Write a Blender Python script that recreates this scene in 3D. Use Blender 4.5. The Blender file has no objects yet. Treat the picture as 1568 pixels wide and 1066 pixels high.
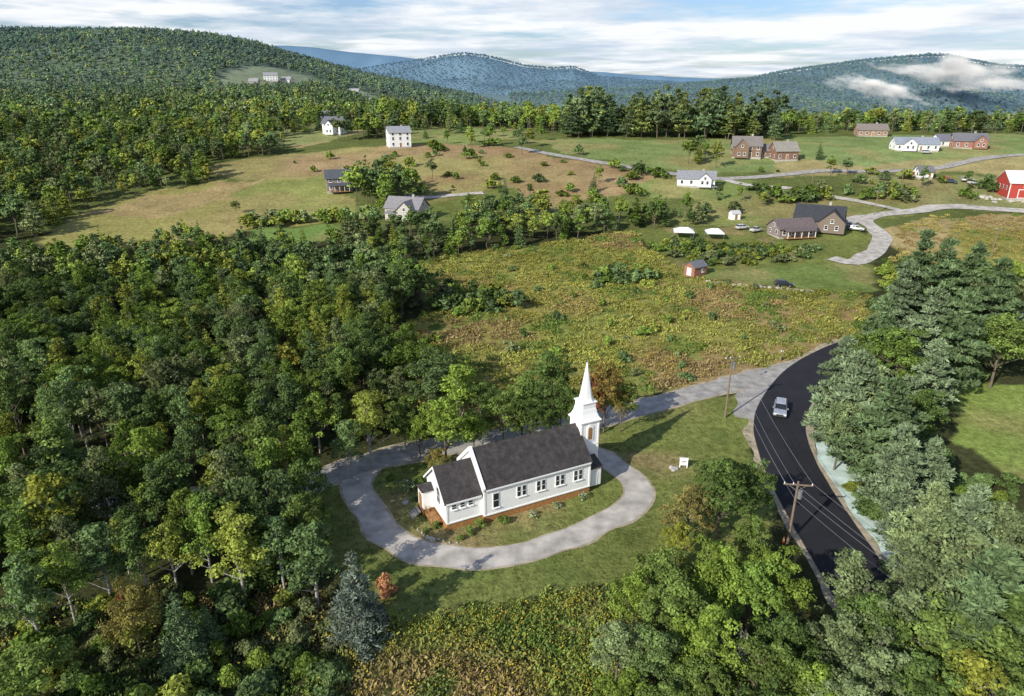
import bpy, math, random
import numpy as np
from mathutils import Vector, Matrix
rng=np.random.default_rng(7); random.seed(3)
S=bpy.context.scene
COL=S.collection
P=math.radians(21); F=1045.; CX=784.; CY=533.; CAMZ=50.
R_=math.radians
# ---------------------------------------------------------------- noise / terrain
def vnoise(x,y,s,seed=0):
    x=np.asarray(x,float)/s+seed*17.3; y=np.asarray(y,float)/s+seed*5.1
    xi=np.floor(x); yi=np.floor(y); fx=x-xi; fy=y-yi
    fx=fx*fx*fx*(fx*(fx*6-15)+10); fy=fy*fy*fy*(fy*(fy*6-15)+10)
    def h(a,b):
        q=np.sin(a*127.1+b*311.7+seed*74.7)*43758.5453
        return q-np.floor(q)
    return (h(xi,yi)*(1-fx)+h(xi+1,yi)*fx)*(1-fy)+(h(xi,yi+1)*(1-fx)+h(xi+1,yi+1)*fx)*fy
def sst(a,b,x):
    t=np.clip((x-a)/(b-a),0,1); return t*t*(3-2*t)
TY=np.arange(-700,9800,5.)
def tab(pts):
    a=np.interp(TY,[p[0] for p in pts],[p[1] for p in pts])
    k=np.hanning(11); k/=k.sum()
    b=np.convolve(np.pad(a,5,mode='edge'),k,'valid'); return b
TR=tab([(-700,-20),(0,0),(120,0),(180,1),(230,4),(265,7),(300,13),(350,20),(420,25),(470,26),(550,18),(700,0),(1000,-30),(1500,-40),(9700,-40)])
TL=tab([(-700,-20),(0,0),(120,0),(180,1),(230,4),(265,7),(300,13),(350,20),(420,25),(470,27),(700,38),(1000,50),(1400,50),(2200,-30),(9700,-40)])
def T_(u): return (u-784.)/1119.
def E_(v): return np.tan(np.arctan((533.-v)/1045.)-P)
def ridge(pts,R,tree):
    t=[T_(p[0]) for p in pts]; z=[50+E_(p[1])*R-tree for p in pts]
    return t,z
RA=ridge([(-400,60),(-200,50),(0,45),(150,45),(250,46),(330,52),(400,64),(450,80),(500,93),(560,110),(650,128),(720,142),(850,180),(1000,220)],1400,10)
RB=ridge([(450,125),(560,106),(600,99),(650,91),(690,84),(715,82),(745,86),(800,100),(840,105),(880,104),(920,118),(980,123),(1050,127),(1200,135),(1400,140)],4200,8)
RC=ridge([(850,145),(1000,132),(1060,127),(1150,119),(1220,106),(1300,95),(1360,88),(1410,84),(1440,84),(1480,92),(1520,100),(1568,103),(1700,100),(1900,120)],2700,8)
RDG=ridge([(-400,60),(200,70),(420,70),(480,72),(540,80),(620,88),(700,100),(900,110),(1000,116),(1060,120),(1200,119),(1400,118),(1568,112),(1900,100)],7500,0)
def H(x,y):
    x=np.asarray(x,float); y=np.asarray(y,float)
    t=x/np.maximum(y,200)
    w=1-sst(-.28,-.05,t)
    b=np.interp(y,TY,TL)*w+np.interp(y,TY,TR)*(1-w)
    b=b+.5*(vnoise(x,y,45)-.5)+3.5*sst(130,420,y)*(vnoise(x,y,170,3)-.5)
    n1=(vnoise(x,y,420,5)-.5); n2=(vnoise(x,y,150,6)-.5)
    def hill(Rg,R,a,bk,am):
        z=np.interp(t,Rg[0],Rg[1])
        f=sst(a,R,y)*(1-sst(R,bk,y))
        q=f*(1-f)*4
        return -45+(z+45)*f+am*(n1*q*1.6+n2*(q+.25)*.5)*(y>a)
    b=np.maximum(b,hill(RA,1400,300,2800,26))
    b=np.maximum(b,hill(RC,2700,1250,4200,60))
    b=np.maximum(b,hill(RB,4200,2700,6000,70))
    b=np.maximum(b,hill(RDG,7500,5200,9600,60))
    return b
YM=np.concatenate([np.arange(25,500,.5),np.geomspace(500,9000,1500)])
cP,sP=math.cos(P),math.sin(P)
def G(u,v,dz=0.):
    """survey: bearing/depression seen from the drone -> ground point on the terrain"""
    a=(u-CX)/F; b=(CY-v)/F
    dy=cP+b*sP; dz_=-sP+b*cP
    x=YM*a/dy; z=CAMZ+YM*dz_/dy
    d=z-(H(x,YM)+dz)
    i=np.argmax(d<0)
    if d[i]>=0: i=len(YM)-1
    if i==0: yy=YM[0]
    else:
        f=d[i-1]/(d[i-1]-d[i]); yy=YM[i-1]+f*(YM[i]-YM[i-1])
    return (float(yy*a/dy),float(yy))
def GP(l): return [G(u,v) for u,v in l]
def h1(x,y): return float(H(np.array([x]),np.array([y]))[0])
def inpoly(x,y,poly):
    r=np.zeros(x.shape,bool); n=len(poly)
    for i in range(n):
        x0,y0=poly[i]; x1,y1=poly[(i+1)%n]
        c=((y0>y)!=(y1>y))
        if y1!=y0: r^=c&(x<(x1-x0)*(y-y0)/(y1-y0)+x0)
    return r
def catmull(pts,step=1.):
    p=[np.array(q,float) for q in pts]; p=[2*p[0]-p[1]]+p+[2*p[-1]-p[-2]]
    out=[]
    for i in range(1,len(p)-2):
        n=max(2,int(np.linalg.norm(p[i+1]-p[i])/step))
        for k in range(n):
            t=k/n
            out.append(.5*((2*p[i])+(-p[i-1]+p[i+1])*t+(2*p[i-1]-5*p[i]+4*p[i+1]-p[i+2])*t*t+(-p[i-1]+3*p[i]-3*p[i+1]+p[i+2])*t**3))
    out.append(p[-2]); return np.array(out)
# ---------------------------------------------------------------- materials
def newmat(n):
    m=bpy.data.materials.new(n); m.use_nodes=True; nt=m.node_tree; nt.nodes.clear(); return m,nt
def principled(n,col,rough=.8,noise=.15,nscale=3.,bump=0.,bscale=20.,metal=0.,spec=.3,wave=None):
    m,nt=newmat(n); N=nt.nodes; L=nt.links
    o=N.new('ShaderNodeOutputMaterial'); b=N.new('ShaderNodeBsdfPrincipled'); L.new(b.outputs[0],o.inputs[0])
    b.inputs['Roughness'].default_value=rough; b.inputs['Metallic'].default_value=metal
    b.inputs['Specular IOR Level'].default_value=spec
    tc=N.new('ShaderNodeTexCoord'); nz=N.new('ShaderNodeTexNoise'); nz.inputs['Scale'].default_value=nscale; nz.inputs['Detail'].default_value=6
    L.new(tc.outputs['Object'],nz.inputs['Vector'])
    mr=N.new('ShaderNodeMapRange'); mr.inputs[1].default_value=.3; mr.inputs[2].default_value=.7
    mr.inputs[3].default_value=1-noise; mr.inputs[4].default_value=1+noise; L.new(nz.outputs[0],mr.inputs[0])
    vm=N.new('ShaderNodeVectorMath'); vm.operation='SCALE'; vm.inputs[0].default_value=col; L.new(mr.outputs[0],vm.inputs['Scale'])
    L.new(vm.outputs[0],b.inputs['Base Color'])
    if bump or wave:
        bp=N.new('ShaderNodeBump'); bp.inputs['Distance'].default_value=.05 if not wave else .02; bp.inputs['Strength'].default_value=bump or .4
        if wave:
            w=N.new('ShaderNodeTexWave'); w.bands_direction='Z'; w.wave_profile='SAW'; w.inputs['Scale'].default_value=wave
            L.new(tc.outputs['Object'],w.inputs['Vector']); L.new(w.outputs['Fac'],bp.inputs['Height'])
        else:
            n2=N.new('ShaderNodeTexNoise'); n2.inputs['Scale'].default_value=bscale; n2.inputs['Detail'].default_value=4
            L.new(tc.outputs['Object'],n2.inputs['Vector']); L.new(n2.outputs[0],bp.inputs['Height'])
        L.new(bp.outputs[0],b.inputs['Normal'])
    return m
def brickmat(n,c1,c2,mort,sx=1.,bw=.5,rh=.25):
    m,nt=newmat(n); N=nt.nodes; L=nt.links
    o=N.new('ShaderNodeOutputMaterial'); b=N.new('ShaderNodeBsdfPrincipled'); L.new(b.outputs[0],o.inputs[0]); b.inputs['Roughness'].default_value=.9
    tc=N.new('ShaderNodeTexCoord'); mp=N.new('ShaderNodeMapping'); mp.inputs['Rotation'].default_value=(R_(90),0,0)
    br=N.new('ShaderNodeTexBrick'); br.inputs['Scale'].default_value=sx; br.inputs['Brick Width'].default_value=bw; br.inputs['Row Height'].default_value=rh
    br.inputs['Color1'].default_value=(*c1,1); br.inputs['Color2'].default_value=(*c2,1); br.inputs['Mortar'].default_value=(*mort,1)
    L.new(tc.outputs['Object'],mp.inputs[0]); L.new(mp.outputs[0],br.inputs[0])
    nz=N.new('ShaderNodeTexNoise'); nz.inputs['Scale'].default_value=1.3; nz.inputs['Detail'].default_value=6; L.new(tc.outputs['Object'],nz.inputs['Vector'])
    mr=N.new('ShaderNodeMapRange'); mr.inputs[1].default_value=.3; mr.inputs[2].default_value=.7; mr.inputs[3].default_value=.6; mr.inputs[4].default_value=1.45; L.new(nz.outputs[0],mr.inputs[0])
    vm=N.new('ShaderNodeVectorMath'); vm.operation='SCALE'; L.new(br.outputs[0],vm.inputs[0]); L.new(mr.outputs[0],vm.inputs['Scale'])
    L.new(vm.outputs[0],b.inputs['Base Color']); return m
def leafmat(n,trans=.3):
    m,nt=newmat(n); N=nt.nodes; L=nt.links
    o=N.new('ShaderNodeOutputMaterial'); d=N.new('ShaderNodeBsdfDiffuse')
    a=N.new('ShaderNodeAttribute'); a.attribute_type='INSTANCER'; a.attribute_name='tint'
    v=N.new('ShaderNodeAttribute'); v.attribute_type='GEOMETRY'; v.attribute_name='v'
    s=N.new('ShaderNodeVectorMath'); s.operation='SCALE'; L.new(a.outputs['Color'],s.inputs[0]); L.new(v.outputs['Fac'],s.inputs['Scale'])
    L.new(s.outputs[0],d.inputs[0])
    if trans<=0: L.new(d.outputs[0],o.inputs[0]); return m
    t=N.new('ShaderNodeBsdfTranslucent'); mx=N.new('ShaderNodeMixShader'); mx.inputs[0].default_value=trans
    y=N.new('ShaderNodeVectorMath'); y.operation='MULTIPLY'; y.inputs[1].default_value=(1.5,1.4,.6); L.new(s.outputs[0],y.inputs[0]); L.new(y.outputs[0],t.inputs[0])
    L.new(d.outputs[0],mx.inputs[1]); L.new(t.outputs[0],mx.inputs[2]); L.new(mx.outputs[0],o.inputs[0]); return m
M={}
M['leaf']=leafmat('foliage',.22); M['leaffar']=leafmat('distant_foliage',0); M['needle']=leafmat('needles',0)
M['bark']=principled('bark',(.16,.13,.10),.9,.3,4); M['birchbark']=principled('birch_bark',(.36,.34,.30),.8,.35,5)
M['flower']=principled('goldenrod_flower',(.46,.37,.045),.8,.2)
M['petal']=principled('white_petal',(.7,.7,.62),.8,.1)
M['white']=principled('white_clapboard',(.90,.90,.89),.6,.02,1.5,wave=2.6)
M['trim']=principled('white_trim',(.90,.90,.89),.5,.02)
M['roof']=brickmat('shingle_roof',(.070,.060,.058),(.045,.040,.040),(.028,.025,.026),2.2,.5,.16)
M['brick']=principled('brown_base_boards',(.38,.19,.07),.85,.25,3)
M['glass']=principled('window_glass',(.02,.025,.03),.12,.1,spec=.6)
M['wood']=principled('brown_wood',(.32,.17,.07),.8,.2)
M['pole']=principled('utility_pole_wood',(.22,.17,.12),.9,.2)
M['metal']=principled('grey_metal',(.4,.41,.42),.4,.05,metal=.6)
M['wire']=principled('wire_dark',(.05,.05,.05),.6,.05)
M['rock']=principled('stone',(.42,.40,.36),.9,.3,2,bump=.6,bscale=5)
M['asphalt']=principled('new_asphalt',(.024,.024,.029),.8,.18,.3,bump=.4,bscale=30,spec=.25)
M['oldroad']=principled('old_asphalt',(.36,.34,.31),.95,.32,.6,bump=.4,bscale=20)
M['gravel']=principled('gravel',(.48,.445,.395),.95,.34,.5,bump=.8,bscale=12)
M['shoulder']=principled('sandy_shoulder',(.40,.34,.24),.95,.35,.8,bump=.8,bscale=10)
M['hydro']=principled('hydroseed_verge',(.52,.64,.59),.95,.35,.5,bump=.5,bscale=6)
M['tire']=principled('rubber',(.02,.02,.02),.8,.1)
M['orange']=principled('orange_sign',(.8,.22,.02),.5,.05)
M['redpaint']=principled('red_paint',(.42,.06,.045),.7,.12)
M['tent']=principled('tent_fabric',(.8,.8,.8),.7,.04)
_c={}
def cm(c,rough=.8,noise=.15,wave=None):
    k=(tuple(c),rough,wave)
    if k not in _c: _c[k]=principled('paint_%d'%len(_c),c,rough,noise,2,wave=wave)
    return _c[k]
# ---------------------------------------------------------------- mesh helpers
def mesh_quads(name,V,Q,mats,mi=None,v=None,smooth=False):
    me=bpy.data.meshes.new(name); V=np.asarray(V,np.float32); Q=np.asarray(Q,np.int32)
    me.vertices.add(len(V)); me.vertices.foreach_set('co',V.ravel())
    n=len(Q); k=Q.shape[1]
    me.loops.add(n*k); me.loops.foreach_set('vertex_index',Q.ravel())
    me.polygons.add(n); me.polygons.foreach_set('loop_start',np.arange(0,n*k,k,dtype=np.int32)); me.polygons.foreach_set('loop_total',np.full(n,k,np.int32))
    for m in mats: me.materials.append(m)
    if mi is not None: me.polygons.foreach_set('material_index',np.asarray(mi,np.int32))
    me.update(calc_edges=True)
    if v is not None:
        a=me.attributes.new('v','FLOAT','FACE'); a.data.foreach_set('value',np.asarray(v,np.float32))
    if smooth: me.polygons.foreach_set('use_smooth',np.ones(n,bool))
    return me
def obj(name,me,parent=None,loc=(0,0,0),rz=0):
    o=bpy.data.objects.new(name,me); COL.objects.link(o); o.location=loc; o.rotation_euler=(0,0,rz)
    if parent: o.parent=parent
    return o
class B:
    def __init__(s): s.p={}
    def g(s,part,mat):
        if part not in s.p: s.p[part]=([],[],mat)
        return s.p[part]
    def add(s,part,mat,vs,fs):
        V,Fa,_=s.g(part,mat); o=len(V); V+= [tuple(map(float,q)) for q in vs]; Fa+=[tuple(i+o for i in f) for f in fs]
    def ext(s,part,mat,pts,vec):
        n=len(pts); vs=list(pts)+[(p[0]+vec[0],p[1]+vec[1],p[2]+vec[2]) for p in pts]
        fs=[tuple(range(n))[::-1],tuple(range(n,2*n))]+[(i,(i+1)%n,n+(i+1)%n,n+i) for i in range(n)]
        s.add(part,mat,vs,fs)
    def box(s,part,mat,c,d,rz=0):
        x,y,z=[q/2 for q in d]; pts=[]
        for a,b in((-x,-y),(x,-y),(x,y),(-x,y)):
            pts.append((c[0]+a*math.cos(rz)-b*math.sin(rz),c[1]+a*math.sin(rz)+b*math.cos(rz),c[2]-z))
        s.ext(part,mat,pts,(0,0,d[2]))
    def tube(s,part,mat,p0,p1,r0,r1,n=8):
        p0=Vector(p0);p1=Vector(p1);d=(p1-p0).normalized(); a=d.orthogonal().normalized(); b=d.cross(a)
        vs=[p0+(a*math.cos(2*math.pi*i/n)+b*math.sin(2*math.pi*i/n))*r0 for i in range(n)]+[p1+(a*math.cos(2*math.pi*i/n)+b*math.sin(2*math.pi*i/n))*r1 for i in range(n)]
        fs=[(i,(i+1)%n,n+(i+1)%n,n+i) for i in range(n)]+[tuple(range(n))[::-1],tuple(range(n,2*n))]
        s.add(part,mat,vs,fs)
    def rings(s,part,mat,rings):
        n=len(rings[0]); vs=[q for r in rings for q in r]; fs=[]
        for k in range(len(rings)-1):
            for i in range(n): fs.append((k*n+i,k*n+(i+1)%n,(k+1)*n+(i+1)%n,(k+1)*n+i))
        fs.append(tuple(range(n))[::-1]); fs.append(tuple(range((len(rings)-1)*n,len(rings)*n)))
        s.add(part,mat,vs,fs)
    def done(s,name,loc,rz=0,bevel=0,smooth=False,scale=1):
        e=bpy.data.objects.new(name,None); COL.objects.link(e); e.location=loc; e.rotation_euler=(0,0,rz); e.empty_display_size=.5; e.scale=(scale,)*3
        for k,(V,Fa,m) in s.p.items():
            me=bpy.data.meshes.new(k); me.from_pydata(V,[],Fa); me.materials.append(m); me.update()
            o=obj(k,me,e)
            if bevel and k in('body','cabin'):
                md=o.modifiers.new('b','BEVEL'); md.width=bevel; md.segments=3; md.limit_method='ANGLE'
                me.polygons.foreach_set('use_smooth',np.ones(len(me.polygons),bool))
        return e
# ---------------------------------------------------------------- roads (world centre lines)
road_main=catmull([(35,20),(36.5,40),(37.6,57),(38,68),(38.6,78),(39.8,87),(42.5,97),(48.5,108),(58,120),(72,131),(92,141),(120,150)],1.)
road_old=catmull([(61,123),(50,118),(42,114),(33.9,109.3),(23.7,103.8),(15.4,99.2),(8.9,96),(-3.4,92.3),(-15.7,87.6),(-22.5,83.5),(-29,79),(-42,75),(-60,76),(-90,84)],1.)
road_j=catmull([(54,118),(48,113.5),(43.5,108),(41,103),(39.2,98)],1.)
loop_px=[(575,706),(551,728),(549,752),(573,795),(606,829),(655,849),(725,855),(800,846),(870,824),(925,798),(966,775),(977,752),(960,728),(925,703),(890,684),(868,664)]
road_loop=catmull(GP(loop_px),1.)
def gp_road(l,step=2.): return catmull(GP(l),step)
road_b=gp_road([(790,226),(830,234),(880,243),(960,256),(1010,264),(1100,274),(1180,270),(1260,262),(1340,263),(1430,259),(1500,244),(1560,238),(1640,236)],3)
road_c=gp_road([(1640,330),(1570,324),(1500,319),(1440,317),(1390,325),(1345,330),(1325,338),(1345,355),(1352,368),(1338,388),(1305,402),(1272,396)],2)
road_d=gp_road([(1345,330),(1310,336),(1290,346),(1265,352)],2)
road_e=gp_road([(1100,274),(1135,282),(1170,287),(1215,290),(1280,303),(1330,312),(1390,325)],2)
road_f=gp_road([(620,300),(650,303),(690,300),(740,296)],2)
allroads=[(road_main,4.6),(road_old,3.6),(road_j,4.5),(road_loop,3.0),(road_b,4),(road_c,4.5),(road_d,3),(road_e,3),(road_f,2.5)]
def nearroad(x,y,extra=0.):
    r=np.zeros(x.shape,bool)
    for c,w in allroads:
        cc=c[::2]
        m=(x>cc[:,0].min()-15)&(x<cc[:,0].max()+15)&(y>cc[:,1].min()-15)&(y<cc[:,1].max()+15)
        if m.any():
            d=np.min((x[m][:,None]-cc[:,0])**2+(y[m][:,None]-cc[:,1])**2,axis=1)
            q=np.zeros(m.sum(),bool); q[d<(w+extra)**2]=True; r[m]|=q
    return r
def strip(name,c,width,zoff,mat,cols=6,wob=.15):
    d=np.gradient(c,axis=0); d/=np.linalg.norm(d,axis=1)[:,None]+1e-9; n=np.stack([-d[:,1],d[:,0]],1)
    V=[];k=cols+1
    ws=width/2+wob*(vnoise(np.arange(len(c)),np.zeros(len(c)),3,2)-.5)*2
    ws2=width/2+wob*(vnoise(np.arange(len(c)),np.zeros(len(c)),3,9)-.5)*2
    for j in range(k):
        f=j/cols
        off=(-ws)*(1-f)+ws2*f
        q=c+n*off[:,None]
        V.append(np.column_stack([q,H(q[:,0],q[:,1])+zoff]))
    V=np.stack(V,1).reshape(-1,3); m=len(c); i=np.arange(m-1)[:,None]*k+np.arange(cols)[None,:]; i=i.ravel()
    Q=np.stack([i,i+1,i+k+1,i+k],1)
    return obj(name,mesh_quads(name,V,Q,[mat],smooth=True))
strip('road_shoulder',road_main,10.0,.03,M['shoulder'],10,.6)
strip('old_road_shoulder',road_old,6.0,.025,M['shoulder'],8,.5)
strip('side_road',road_old,4.9,.045,M['oldroad'],6,.25)
strip('road_junction',road_j,7.0,.055,M['oldroad'],8,.5)
strip('asphalt_road',road_main,7.7,.075,M['asphalt'],8,.04)
strip('drive_edge',road_loop,4.3,.025,M['shoulder'],6,.4)
strip('gravel_drive',road_loop,3.7,.04,M['gravel'],6,.3)
vg=catmull([(44.4,60),(44.6,68),(45.0,76),(45.8,83),(46.8,89),(48.2,94)],1.)
strip('hydroseed_verge',vg,3.8,.07,M['hydro'],4,.5)
strip('gravel_lane',road_b,4.6,.25,M['oldroad'],4,.4)
strip('gravel_lane',road_c,6,.2,M['gravel'],4,.7)
strip('gravel_lane',road_d,5,.22,M['gravel'],4,.7)
strip('gravel_lane',road_e,3.6,.23,M['gravel'],4,.4)
strip('gravel_lane',road_f,3.2,.2,M['gravel'],4,.4)
# ---------------------------------------------------------------- land cover
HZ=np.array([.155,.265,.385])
def haze(c,x,y):  # aerial haze painted into ground and foliage colours, stronger with distance
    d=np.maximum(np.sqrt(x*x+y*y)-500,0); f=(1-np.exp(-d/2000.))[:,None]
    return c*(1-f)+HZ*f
FLOOR=(.055,.060,.026); LAWN=(.175,.20,.058); MEADOW=(.26,.235,.07); BROWN=(.33,.24,.125); FIELD=(.30,.275,.095); GOLD=(.42,.335,.16)
cover=[
 ([(470,745),(560,700),(700,675),(870,655),(1010,625),(1130,600),(1165,640),(1155,690),(1190,770),(1180,830),(1000,880),(930,905),(820,908),(700,930),(600,950),(545,900),(500,850),(475,790)],LAWN),
 ([(640,395),(800,380),(975,352),(985,380),(1090,432),(1330,452),(1335,500),(1268,548),(1150,572),(1000,605),(860,640),(740,655),(620,610),(585,515),(655,480)],MEADOW),
 ([(560,950),(700,935),(820,912),(930,908),(960,1000),(950,1200),(500,1200)],(.17,.185,.05)),
 ([(985,352),(1160,345),(1290,345),(1345,362),(1335,388),(1345,430),(1335,450),(1240,445),(1085,428),(1000,395)],LAWN),
 ([(1065,418),(1130,412),(1330,400),(1345,448),(1240,442),(1080,425)],(.17,.225,.065)),
 ([(1345,360),(1420,330),(1640,330),(1640,420),(1400,400)],GOLD),
 ([(1460,345),(1700,345),(1700,420),(1480,400)],(.28,.27,.075)),
 ([(640,215),(780,222),(900,248),(1010,262),(960,290),(870,320),(760,300),(650,295),(600,270),(560,230)],BROWN),
 ([(650,285),(770,292),(800,320),(700,340),(640,330)],LAWN),
 ([(800,215),(1100,214),(1240,210),(1300,215),(1300,255),(1150,268),(1010,262),(900,243)],(.20,.255,.09)),
 ([(1240,208),(1640,205),(1640,240),(1450,255),(1250,250)],(.20,.26,.095)),
 ([(1180,245),(1330,250),(1640,238),(1640,262),(1340,268),(1200,276)],(.33,.29,.135)),
 ([(960,275),(1100,276),(1220,290),(1160,310),(1000,303)],(.20,.25,.08)),
 ([(1080,300),(1390,300),(1450,320),(1300,340),(1120,345),(1000,345)],(.22,.24,.08)),
 ([(1320,275),(1640,270),(1640,330),(1450,318),(1340,300)],(.26,.265,.11)),
 ([(60,370),(135,318),(200,300),(330,278),(460,280),(500,300),(540,340),(400,345),(330,370),(200,372),(90,385)],FIELD),
 ([(300,260),(420,238),(520,228),(640,222),(640,250),(560,270),(470,275),(350,275)],BROWN),
 ([(120,330),(220,302),(330,285),(410,272),(420,290),(330,310),(210,335)],(.36,.28,.13)),
 ([(400,275),(530,270),(530,330),(400,335),(350,300)],(.23,.25,.08)),
 ([(390,350),(500,343),(510,365),(430,385),(370,378)],(.16,.24,.065)),
 ([(430,212),(530,190),(560,200),(520,217),(450,226)],GOLD),
 ([(600,190),(760,185),(800,215),(640,222)],(.21,.25,.085)),
 ([(1455,590),(1700,590),(1700,760),(1560,735),(1470,680)],(.20,.26,.065)),
]
coverW=[(GP(p),c) for p,c in cover]
clear=[G(422,126),G(541,148),G(395,132),G(480,196)]; clr=(60,36,34,30)
opens=[G(514,207)+(17,),G(505,195)+(12,),G(611,227)+(15,),G(622,336)+(12,),G(520,294)+(12,),G(470,214)+(18,),G(445,219)+(13,),G(702,190)+(12,),G(1065,288)+(12,),G(1250,356)+(13,),G(1205,366)+(11,),G(1398,234)+(15,),G(1141,244)+(13,),G(1198,248)+(12,),G(1332,212)+(14,),G(1480,230)+(14,)]
def grow(start,stop,step,g):
    out=[start]; 
    while out[-1]<stop: step*=g; out.append(out[-1]+step)
    return out
ys=np.concatenate([np.arange(-600,30,30),np.arange(30,130,.9),np.arange(130,260,1.5),np.arange(260,480,2.8),grow(480,9650,2.8,1.03)])
xr=np.concatenate([np.arange(0,70,.9),np.arange(70,300,2.2),grow(300,9000,3,1.045)])
xs=np.concatenate([-xr[:0:-1],xr])
X,Y=np.meshgrid(xs,ys); Xf=X.ravel(); Yf=Y.ravel(); Zf=H(Xf,Yf)
colr=np.tile(np.array(FLOOR),(len(Xf),1))
g=vnoise(Xf,Yf,60,4)[:,None]
jx=Xf+(vnoise(Xf,Yf,4,11)-.5)*2.2+(vnoise(Xf,Yf,18,13)-.5)*sst(150,300,Yf)*14; jy=Yf+(vnoise(Xf,Yf,4,12)-.5)*2.2+(vnoise(Xf,Yf,18,14)-.5)*sst(150,300,Yf)*14
m=Yf>230
colr[m]=np.array([.13,.155,.05])
sel0=(Yf<620)&(np.abs(Xf)<700)
for p,c in coverW:
    s=np.zeros(len(Xf),bool); s[sel0]=inpoly(jx[sel0],jy[sel0],p); 
    c=np.array(c)
    if tuple(c)==MEADOW:
        a=sst(.4,.75,vnoise(Xf,Yf,24,21))[:,None]; b=vnoise(Xf,Yf,8,22)[:,None]
        cc=c*(1-a)+np.array([.32,.235,.105])*a; cc=cc*(1-.7*sst(.45,.7,b))+np.array([.18,.225,.055])*.7*sst(.45,.7,b)
        colr[s]=cc[s]
    elif tuple(c)==BROWN:
        a=sst(.3,.75,vnoise(Xf,Yf,34,25))[:,None]; cc=c*(1-a)+np.array([.31,.275,.11])*a
        a=.7*sst(.45,.85,.6*vnoise(Xf,Yf*1.5,26,27)+.4*vnoise(Xf,Yf,7,29))[:,None]; cc=cc*(1-a)+np.array([.29,.19,.10])*a; colr[s]=cc[s]
    elif tuple(c)==LAWN:
        a=sst(.45,.9,vnoise(Xf,Yf,9,26))[:,None]; cc=c*(1-a)+np.array([.27,.22,.10])*a
        a=sst(.5,.85,vnoise(Xf,Yf,3.5,36))[:,None]*.6; cc=cc*(1-a)+np.array([.12,.16,.045])*a; colr[s]=cc[s]
    else:
        a=sst(.4,.8,.7*vnoise(Xf,Yf,18,28)+.3*vnoise(Xf,Yf,6,38))[:,None]*.6; cc=c*(1-a)+np.array([.33,.265,.12])*a; colr[s]=cc[s]
for c,rr in zip(clear,clr):
    k=((Xf-c[0])**2+((Yf-c[1]+20)*.6)**2)<(rr*.95)**2; colr[k]=np.array([.26,.28,.11])
colr*= .85+.3*g
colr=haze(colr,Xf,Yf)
nx=len(xs); ny=len(ys)
i=(np.arange(ny-1)[:,None]*nx+np.arange(nx-1)[None,:]).ravel()
Q=np.stack([i,i+1,i+nx+1,i+nx],1)
m,nt=newmat('ground_cover'); N=nt.nodes; L=nt.links
o=N.new('ShaderNodeOutputMaterial'); b=N.new('ShaderNodeBsdfDiffuse'); L.new(b.outputs[0],o.inputs[0])
a=N.new('ShaderNodeAttribute'); a.attribute_name='col'; ge=N.new('ShaderNodeNewGeometry')
last=a.outputs['Color']
for sc,lo,hi in((.11,.82,1.18),(.9,.72,1.28),(4.5,.7,1.3)):
    n=N.new('ShaderNodeTexNoise'); n.inputs['Scale'].default_value=sc; n.inputs['Detail'].default_value=4; L.new(ge.outputs['Position'],n.inputs['Vector'])
    mr=N.new('ShaderNodeMapRange'); mr.inputs[1].default_value=.3; mr.inputs[2].default_value=.7; mr.inputs[3].default_value=lo; mr.inputs[4].default_value=hi; L.new(n.outputs[0],mr.inputs[0])
    s=N.new('ShaderNodeVectorMath'); s.operation='SCALE'; L.new(last,s.inputs[0]); L.new(mr.outputs[0],s.inputs['Scale']); last=s.outputs[0]
L.new(last,b.inputs[0])
bp=N.new('ShaderNodeBump'); bp.inputs['Strength'].default_value=.6; bp.inputs['Distance'].default_value=.25
n=N.new('ShaderNodeTexNoise'); n.inputs['Scale'].default_value=2.5; n.inputs['Detail'].default_value=3; L.new(ge.outputs['Position'],n.inputs['Vector']); L.new(n.outputs[0],bp.inputs['Height']); L.new(bp.outputs[0],b.inputs['Normal'])
me=mesh_quads('terrain',np.column_stack([Xf,Yf,Zf]),Q,[m],smooth=True)
at=me.attributes.new('col','FLOAT_COLOR','POINT'); at.data.foreach_set('color',np.column_stack([colr,np.ones(len(colr))]).astype(np.float32).ravel())
obj('terrain',me)
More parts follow.
